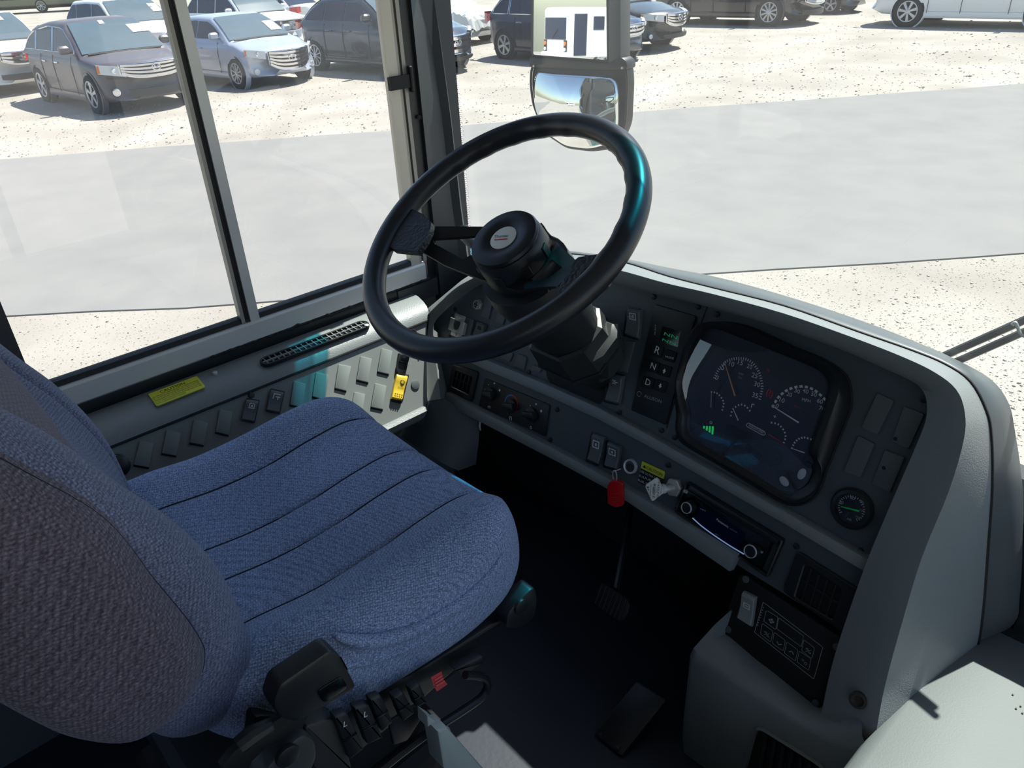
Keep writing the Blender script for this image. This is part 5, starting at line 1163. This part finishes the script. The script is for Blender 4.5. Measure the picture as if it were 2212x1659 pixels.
    def wpatch(xa, xb, fa, fb, nm, m):
        rows = []
        for t in np.linspace(.04, .93, 7):
            x = xa+(xb-xa)*t; z = top(x)+.018; y = wbs*.90*(1-t)*fa+wrs*.90*t*fb
            rows.append([V(x-.10*abs(a)**2.2*(1 if xa > 0 else -1)*.0, a*y, z-.01*a*a) for a in np.linspace(-1, 1, 7)])
        return O(nm, loft(rows, False), m, ang=60)
    wsh = wpatch(xwb, xwt, 1.0, 1.0, 'windshield', CGL); wpatch(xrb, xrt, 1, 1, 'rear_window', CG)
    for (a0, a1, t0, t1) in sheets:
        q = []
        for a, t in ((a0, t0), (a1, t0), (a1, t1), (a0, t1)):
            x = xwb+(xwt-xwb)*t; q.append(V(x, a*(wbs*.9*(1-t)+wrs*.9*t), top(x)+.026))
        O('paper_sheet', (q, [(0, 1, 2, 3)]), PAPER, wsh)
    O('cowl_strip', tube([V(xwb+.02, y, belt+.012) for y in np.linspace(-wbs*.8, wbs*.8, 6)], .022, 6), TRIMB)
    # wheels and wells
    for sx in (1, -1):
        for sd in (-1, 1):
            x = sx*wb/2
            O('wheel_arch', lathe([(r*1.20, -.10), (r*1.20, .004), (r*1.13, .010), (r*1.1, .0)], V(x, sd*(hw-.012), r), V(0, sd, 0), 24, (False, False)), paint)
            O('wheel_well', lathe([(r*1.14, -.12), (r*1.14, .001), (.01, .001)], V(x, sd*(hw-.008), r), V(0, sd, 0), 24), ARCH)
            wheel_parts(root, x, sd*(hw+.012), r, n_sp, sd, sw, sd in visible_sides)
    fx = lambda y, z: xf-.03-bow(xf-.03)*abs(y/wid(xf-.03))**2.6
    def fstrip(y0, y1, zt, zb, o, n=9, th=.02):
        ys = np.linspace(y0, y1, n); T = [V(fx(y, 0)+o+.05, y, zt(y) if callable(zt) else zt) for y in ys]; B = [V(fx(y, 0)+o+.05, y, zb(y) if callable(zb) else zb) for y in ys]
        bk = V(-th-.05, 0, 0)
        return loft([[q+bk for q in T], T, B, [q+bk for q in B]], False)
    if grille:
        gw, gt, gb, nbar, gm_, bm_ = grille
        gt_ = lambda y: gt+.03*(abs(y)/gw)**2*0; gb_ = lambda y: gb+(gt-gb)*.35*(abs(y)/gw)**3
        gr_ = O('grille', fstrip(-gw, gw, gt_, gb_, -.025), gm_)
        for k in range(nbar):
            f = (k+.5)/nbar; zf = lambda y, f=f: gt_(y)*(1-f)+gb_(y)*f-.03*(1-(abs(y)/gw)**2)*(.3 if nbar > 3 else 0)
            h = (gt-gb)/nbar*.27
            O('grille_bar', fstrip(-gw*.98, gw*.98, lambda y, zf=zf, h=h: zf(y)+h, lambda y, zf=zf, h=h: zf(y)-h, .004), bm_, gr_)
        O('grille_frame', tube([V(fx(y, 0)+.03, y, gt_(y)) for y in np.linspace(-gw, gw, 11)]+[V(fx(y, 0)+.03, y, gb_(y)) for y in np.linspace(gw, -gw, 11)], .016, 6, True), bm_, gr_)
        eo = [V(fx(0, 0)+.055, .085*math.cos(a), (gt*.62+gb*.38)+.055*math.sin(a)) for a in np.linspace(0, 2*math.pi, 20, endpoint=False)]
        O('emblem', tube(eo, .011, 6, True), CHROME, gr_); O('emblem_bar', tube([eo[3], V(fx(0, 0)+.055, 0, (gt*.62+gb*.38)-.02), eo[7]], .009, 6), CHROME, gr_)
    if lamp:
        y0, y1, zt, zb = lamp
        for sd in (-1, 1):
            hl = O('headlamp', fstrip(sd*y0, sd*y1, lambda y: zt+.05*(abs(y)-y0)/(y1-y0), lambda y: zb+.07*((abs(y)-y0)/(y1-y0)), -.012, 8, .05), LAMP)
            yy = y0+(y1-y0)*.40; O('headlamp_bulb', lathe([(.055, 0), (.055, .012), (.04, .02), (.001, .01)], V(fx(yy, 0)+.035, sd*yy, (zt+zb)/2+.03), (1, 0, 0), 14), CHROME, hl)
            O('turn_lamp', fstrip(sd*(y0+(y1-y0)*.93), sd*y1, lambda y: zt+.03, lambda y: zb+.08, -.004, 4, .04), AMBER, hl)
    if intake:
        iw, zt, zb = intake; O('lower_intake', fstrip(-iw, iw, zt, lambda y: zb+.03*(abs(y)/iw)**4, -.005), TRIMB)
    if fog:
        fy, fz, fr = fog
        for sd in (-1, 1): O('fog_lamp', lathe([(fr, 0), (fr, .02), (fr*.75, .022), (fr*.7, .008), (.002, .008)], V(fx(fy, 0)+.012, sd*fy, fz), nrm(V(1, sd*.35, 0)), 16), CHROME if chrome else LAMP)
    if tail:
        zt, zb = tail
        for sd in (-1, 1):
            w = wid(xr+.08)
            O('tail_lamp', loft([[V(xr+.02, sd*w*.62, zt), V(xr-.01, sd*w*.88, zt), V(xr+.13, sd*(w+.012), zt-.02), V(xr+.38, sd*(w+.035), zt-.05)], [V(xr+.02, sd*w*.62, zb+.04), V(xr-.01, sd*w*.88, zb), V(xr+.13, sd*(w+.012), zb), V(xr+.34, sd*(w+.035), zb+.06)]], False), TAIL)
    # doors, handles, mirrors, sill
    for sd in (-1, 1):
        dxs = [xwb-.42]+([pillars[-1] if pillars else 0])+[-wb/2+.42]
        for x in dxs: O('door_seam', tube([V(x, sd*(hw+.002), .30), V(x, sd*(hw+.002), belt-.2), side_pt(x, belt-.02, sd, .012)], .006, 5), ARCH)
        for x in (dxs[1]+.18, dxs[2]+.18): O('door_handle', rbox(V(x, sd*(hw*.985+.016), belt-.15), (.20, .03, .035), .012), CHROME if chrome else paint)
        q = side_pt(xwb-.38, belt+.06, sd); O('wing_mirror', rbox(q+V(0, sd*.13, .05), (.13, .20, .15), .05, (V(1, 0, 0), V(0, 1, 0), V(0, 0, 1))), paint); O('mirror_foot', tube([q, q+V(0, sd*.10, .0)], .022, 6), TRIMB)
        O('sill_skirt', loft([[V(-wb/2+r*1.1, sd*(hw-.01), .20), V(-wb/2+r*1.1, sd*(hw+.006), .24), V(-wb/2+r*1.1, sd*(hw-.002), .33)], [V(wb/2-r*1.1, sd*(hw-.01), .20), V(wb/2-r*1.1, sd*(hw+.006), .24), V(wb/2-r*1.1, sd*(hw-.002), .33)]], False), trim_sill or paint)
    return root
pm = lambda n, c, coat=.6, rough=.3, metal=.0: mat(n, c, rough, metal=metal, coat=coat, spec=.5)
HD = R(6.7)
make_car('car', 'dusty dark grey crossover with chrome bar grille parked leftmost in full view', 'car', pm('dusty_graphite_paint', (92, 86, 92), .25, .4), 'FR', (214, 246), R(4), 2.775, .98, .95, 1.90, 1.61, 1.02, .92, 1.05, 1.12, .25, -1.35, -2.15, r=.36, wr=.63, pillars=(-1.25, -.28), n_sp=5, sw=.045, chrome=True,
         sheets=((.55, .98, .42, .68), (-.12, .02, .78, .9)), grille=(.62, .90, .64, 4, TRIMB, CHROME), lamp=(.55, .92, .86, .68), intake=(.55, .45, .31), fog=(.74, .42, .07), tail=(1.0, .8), roof_dip=.10, s=1.14)
make_car('car', 'silver compact sedan with hexagonal grille parked behind the window mullion', 'car', pm('silver_blue_paint', (176, 184, 200), .5, .3, .25), 'FR', (520, 192), R(6), 2.70, .86, .98, 1.80, 1.44, .95, .78, 1.0, 1.15, .25, -.95, -1.95, r=.32, wr=.60, pillars=(-.98, -.22), n_sp=10, sw=.022,
         sheets=((.55, .92, .18, .50),), grille=(.50, .74, .34, 5, TRIMB, CHROME), lamp=(.55, .86, .76, .60), intake=None, fog=(.72, .36, .06), tail=(.9, .72), s=1.14)
make_car('car', 'white crossover with bright bar grille cut by the left edge of the photo', 'car', pm('pearl_white_paint', (226, 226, 224), .5), 'NOSE', (62, 140, .62), HD, 2.82, .95, .95, 1.93, 1.70, 1.08, .98, 1.10, 1.10, .22, -1.5, -2.2, r=.37, wr=.64, pillars=(-1.25, -.28), n_sp=5,
         sheets=((.15, .55, .62, .88),), grille=(.50, .92, .66, 3, TRIMB, CHROME), lamp=(.55, .92, .90, .72), intake=(.6, .46, .33), fog=None, trim_sill=TRIMB, s=1.14)
make_car('car', 'dark grey hatchback seen side-on behind the window jamb, its nose in the windshield', 'car', pm('dark_slate_paint', (44, 52, 64), .6, .2), 'FR', (858, 168), R(6), 2.64, .92, .78, 1.78, 1.46, .98, .80, 1.05, 1.02, .15, -1.15, -1.85, r=.32, wr=.60, pillars=(-.95, -.25), n_sp=10, sw=.02,
         sheets=(), grille=(.46, .72, .38, 3, TRIMB, CHROME), lamp=(.52, .84, .76, .64), intake=(.55, .32, .25), tail=(1.0, .82), chrome=False, s=1.28)
make_car('car', 'navy blue crossover with silver six-spoke wheel left of the outside mirror', 'car', pm('navy_paint', (24, 30, 56), .4, .22), 'RR', (1092, 128), R(0), 2.70, .90, .92, 1.85, 1.66, 1.05, .92, 1.10, 1.10, .2, -1.3, -2.05, r=.355, wr=.63, pillars=(-1.2, -.25), n_sp=6, sw=.052, chrome=True, tail=(1.12, .86), lamp=(.55, .88, .88, .70), grille=(.5, .86, .6, 3, TRIMB, CHROME), s=1.08)
make_car('car', 'charcoal sedan with oval chrome grille right of the outside mirror', 'car', pm('charcoal_paint', (34, 40, 45), .3, .25), 'NOSE', (1464, 106, .02), R(5), 2.775, 1.0, 1.05, 1.80, 1.47, .98, .80, 1.02, 1.15, .25, -1.0, -2.0, r=.33, wr=.60, pillars=(-1.0, -.25), n_sp=7, grille=(.42, .78, .52, 4, TRIMB, CHROME), lamp=(.48, .86, .76, .62), intake=(.48, .36, .27), fog=(.7, .34, .05), s=1.25)
make_car('car', 'black sedan with split-spoke wheel at the top, between charcoal and white sedans', 'car', pm('black_paint', (22, 26, 34), .8, .18), 'FR', (1658, 58), R(5), 2.69, .92, 1.05, 1.80, 1.46, .96, .80, 1.0, 1.10, .2, -1.0, -1.95, r=.34, wr=.60, pillars=(-1.0, -.25), n_sp=10, sw=.034, grille=(.55, .70, .48, 2, TRIMB, CHROME), lamp=(.58, .86, .74, .62), intake=(.6, .36, .24), s=1.33)
make_car('car', 'white sedan with seven-spoke wheel cut by the top right of the photo', 'car', pm('white_paint', (232, 233, 232), .6, .25), 'RR', (1955, 58), R(3), 2.775, .95, 1.08, 1.82, 1.47, .98, .82, 1.05, 1.15, .25, -1.0, -2.0, r=.33, wr=.60, pillars=(-1.0, -.25), n_sp=7, sw=.045, tail=(.95, .76), s=1.33)
make_car('car', 'white crossover in the back row behind the dusty grey one', 'car', pm('white_suv_paint', (230, 231, 230), .5, .3), 'COWL', (312, 47), HD, 2.79, .95, .95, 1.91, 1.73, 1.12, 1.0, 1.15, 1.05, .2, -1.55, -2.2, r=.37, wr=.64, pillars=(-1.3, -.3), n_sp=5, sheets=((.62, .96, .30, .62),), s=1.14)
make_car('car', 'white crossover in the back row behind the silver sedan', 'car', pm('cool_white_paint', (216, 222, 228), .5, .3), 'COWL', (572, 27), R(8), 2.66, .95, .95, 1.85, 1.70, 1.08, .96, 1.12, 1.05, .2, -1.5, -2.15, r=.36, wr=.63, pillars=(-1.3, -.3), n_sp=5, grille=(.5, .90, .60, 2, TRIMB, CHROME), lamp=(.55, .88, .90, .74), sheets=((.55, .95, .62, .9),), s=1.14)
make_car('car', 'white car showing a red tail lamp in the back row above the dark hatchback', 'car', pm('plain_white_paint', (222, 225, 228), .5, .3), 'TAIL', (672, 24, .75), R(187), 2.7, .9, 1.0, 1.80, 1.46, .98, .82, 1.05, 1.1, .2, -1.0, -1.95, r=.33, wr=.60, pillars=(-1.0, -.25), n_sp=5, tail=(.98, .72))
make_car('car', 'dark sedan mostly cropped by the top edge, left of the white sedan', 'car', pm('dark_teal_paint', (30, 36, 42), .7, .2), 'NOSE', (1868, -2, .45), R(5), 2.7, .9, 1.0, 1.80, 1.46, .98, .82, 1.05, 1.1, .2, -1.0, -1.95, r=.33, wr=.60, pillars=(-1.0, -.25), n_sp=5)
cv = make_car('car', 'wrecked white car under crumpled plastic sheeting, behind the dark hatchback nose', 'car', pm('shrouded_white_paint', (222, 222, 220), .2, .5), 'NOSE', (1052, 52, .60), R(6), 2.7, .9, 1.0, 1.80, 1.46, .98, .86, 1.05, 1.1, .2, -1.0, -1.95, r=.33, wr=.60, pillars=(-1.0, -.25), n_sp=5)
rows = []
for x in np.linspace(.7, 2.28, 24):
    row = []
    for y in np.linspace(-.92, .92, 26):
        z = float(np.interp(x, [.7, 1.2, 2.0, 2.2, 2.28], [1.3, 1.04, .95, .80, .45]))-.10*abs(y/.9)**4-(.25 if abs(y) > .88 else 0)
        z += .035*math.sin(9*x+7*y)+.03*math.sin(17*y-5*x)+.02*math.sin(23*x+3)*math.cos(15*y)+rng.normal(0, .010)
        row.append(V(x, y, z+.05))
    rows.append(row)
obj('plastic_sheet', loft(rows, False), mat('crumpled_plastic', (226, 226, 220), .35, coat=.3), cv, ang=0, local=True)
# long olive motor coach far behind
bus_p = hZ(93, 27, GZ)
mh = thing('motor_coach', 'long olive motor coach parked far behind the white crossover, top left', 'bus', (bus_p[0], bus_p[1], GZ)); mh.rotation_euler = (0, 0, R(50))
OL = mat('olive_paint', (128, 126, 98), .5)
obj('body', join(rbox(V(-1.0, 1.25, 1.75), (11, 2.5, 2.5), .1)), OL, mh, local=True)
obj('skirt_stripe', rbox(V(-1.0, -.02, 1.05), (10.8, .04, .10), .01), TRIMB, mh, local=True)
obj('underside', rbox(V(-1.0, 1.25, .42), (9.8, 2.2, .25), .05), ARCH, mh, local=True)
for x in (-4.8, -3.0, -1.2, .6, 2.4): obj('window', rbox(V(x, -.015, 2.2), (1.4, .05, .8), .02), CG, mh, local=True)
for x in (0, -4.6, 3.8): wheel_parts(mh, x, 0, .5, 8, -1, .04, x == 0)
# white school bus far behind, seen only in the outside mirror
bd_ = mc+MR*42+V(-1.0, 0, 0)
wb_ = thing('white_bus', 'white bus reflected in the flat outside mirror', 'bus', (bd_[0], bd_[1], GZ)); wb_.rotation_euler = (0, 0, R(132))
WP_ = mat('bus_white_paint', (236, 237, 235), .4, coat=.4)
L_ = lambda nm, vf, m: obj(nm, vf, m, wb_, local=True)
L_('body', rbox(V(-5, 0, 1.75), (10, 2.45, 2.5), .18), WP_); L_('bumper', rbox(V(.05, 0, .62), (.3, 2.4, .5), .1), WP_)
L_('windshield', rbox(V(.0, 0, 2.0), (.06, 2.05, 1.05), .02), CG); L_('wiper', tube([V(.05, .3, 1.5), V(.06, -.3, 2.0)], .02), TRIMB)
for sd in (-1, 1):
    L_('lamp_cluster', rbox(V(.01, sd*.98, 1.15), (.06, .28, .60), .02), TRIMB)
    L_('turn_lamp', lathe([(.10, 0), (.10, .04), (.001, .05)], V(.03, sd*.98, 1.28), (1, 0, 0), 14), AMBER); L_('headlamp', lathe([(.09, 0), (.09, .04), (.001, .05)], V(.03, sd*.98, 1.0), (1, 0, 0), 14), LAMP)
    L_('door_glass', rbox(V(-.75, sd*1.23, 1.7), (.8, .04, 2.0), .02), CG)
    for k in range(9): L_('window', rbox(V(-1.9-k*.85, sd*1.225, 2.25), (.70, .05, .65), .03), CG)
    for x in (-2.2, -7.6): wheel_parts(wb_, x, sd*1.22, .48, 8, sd, .05)
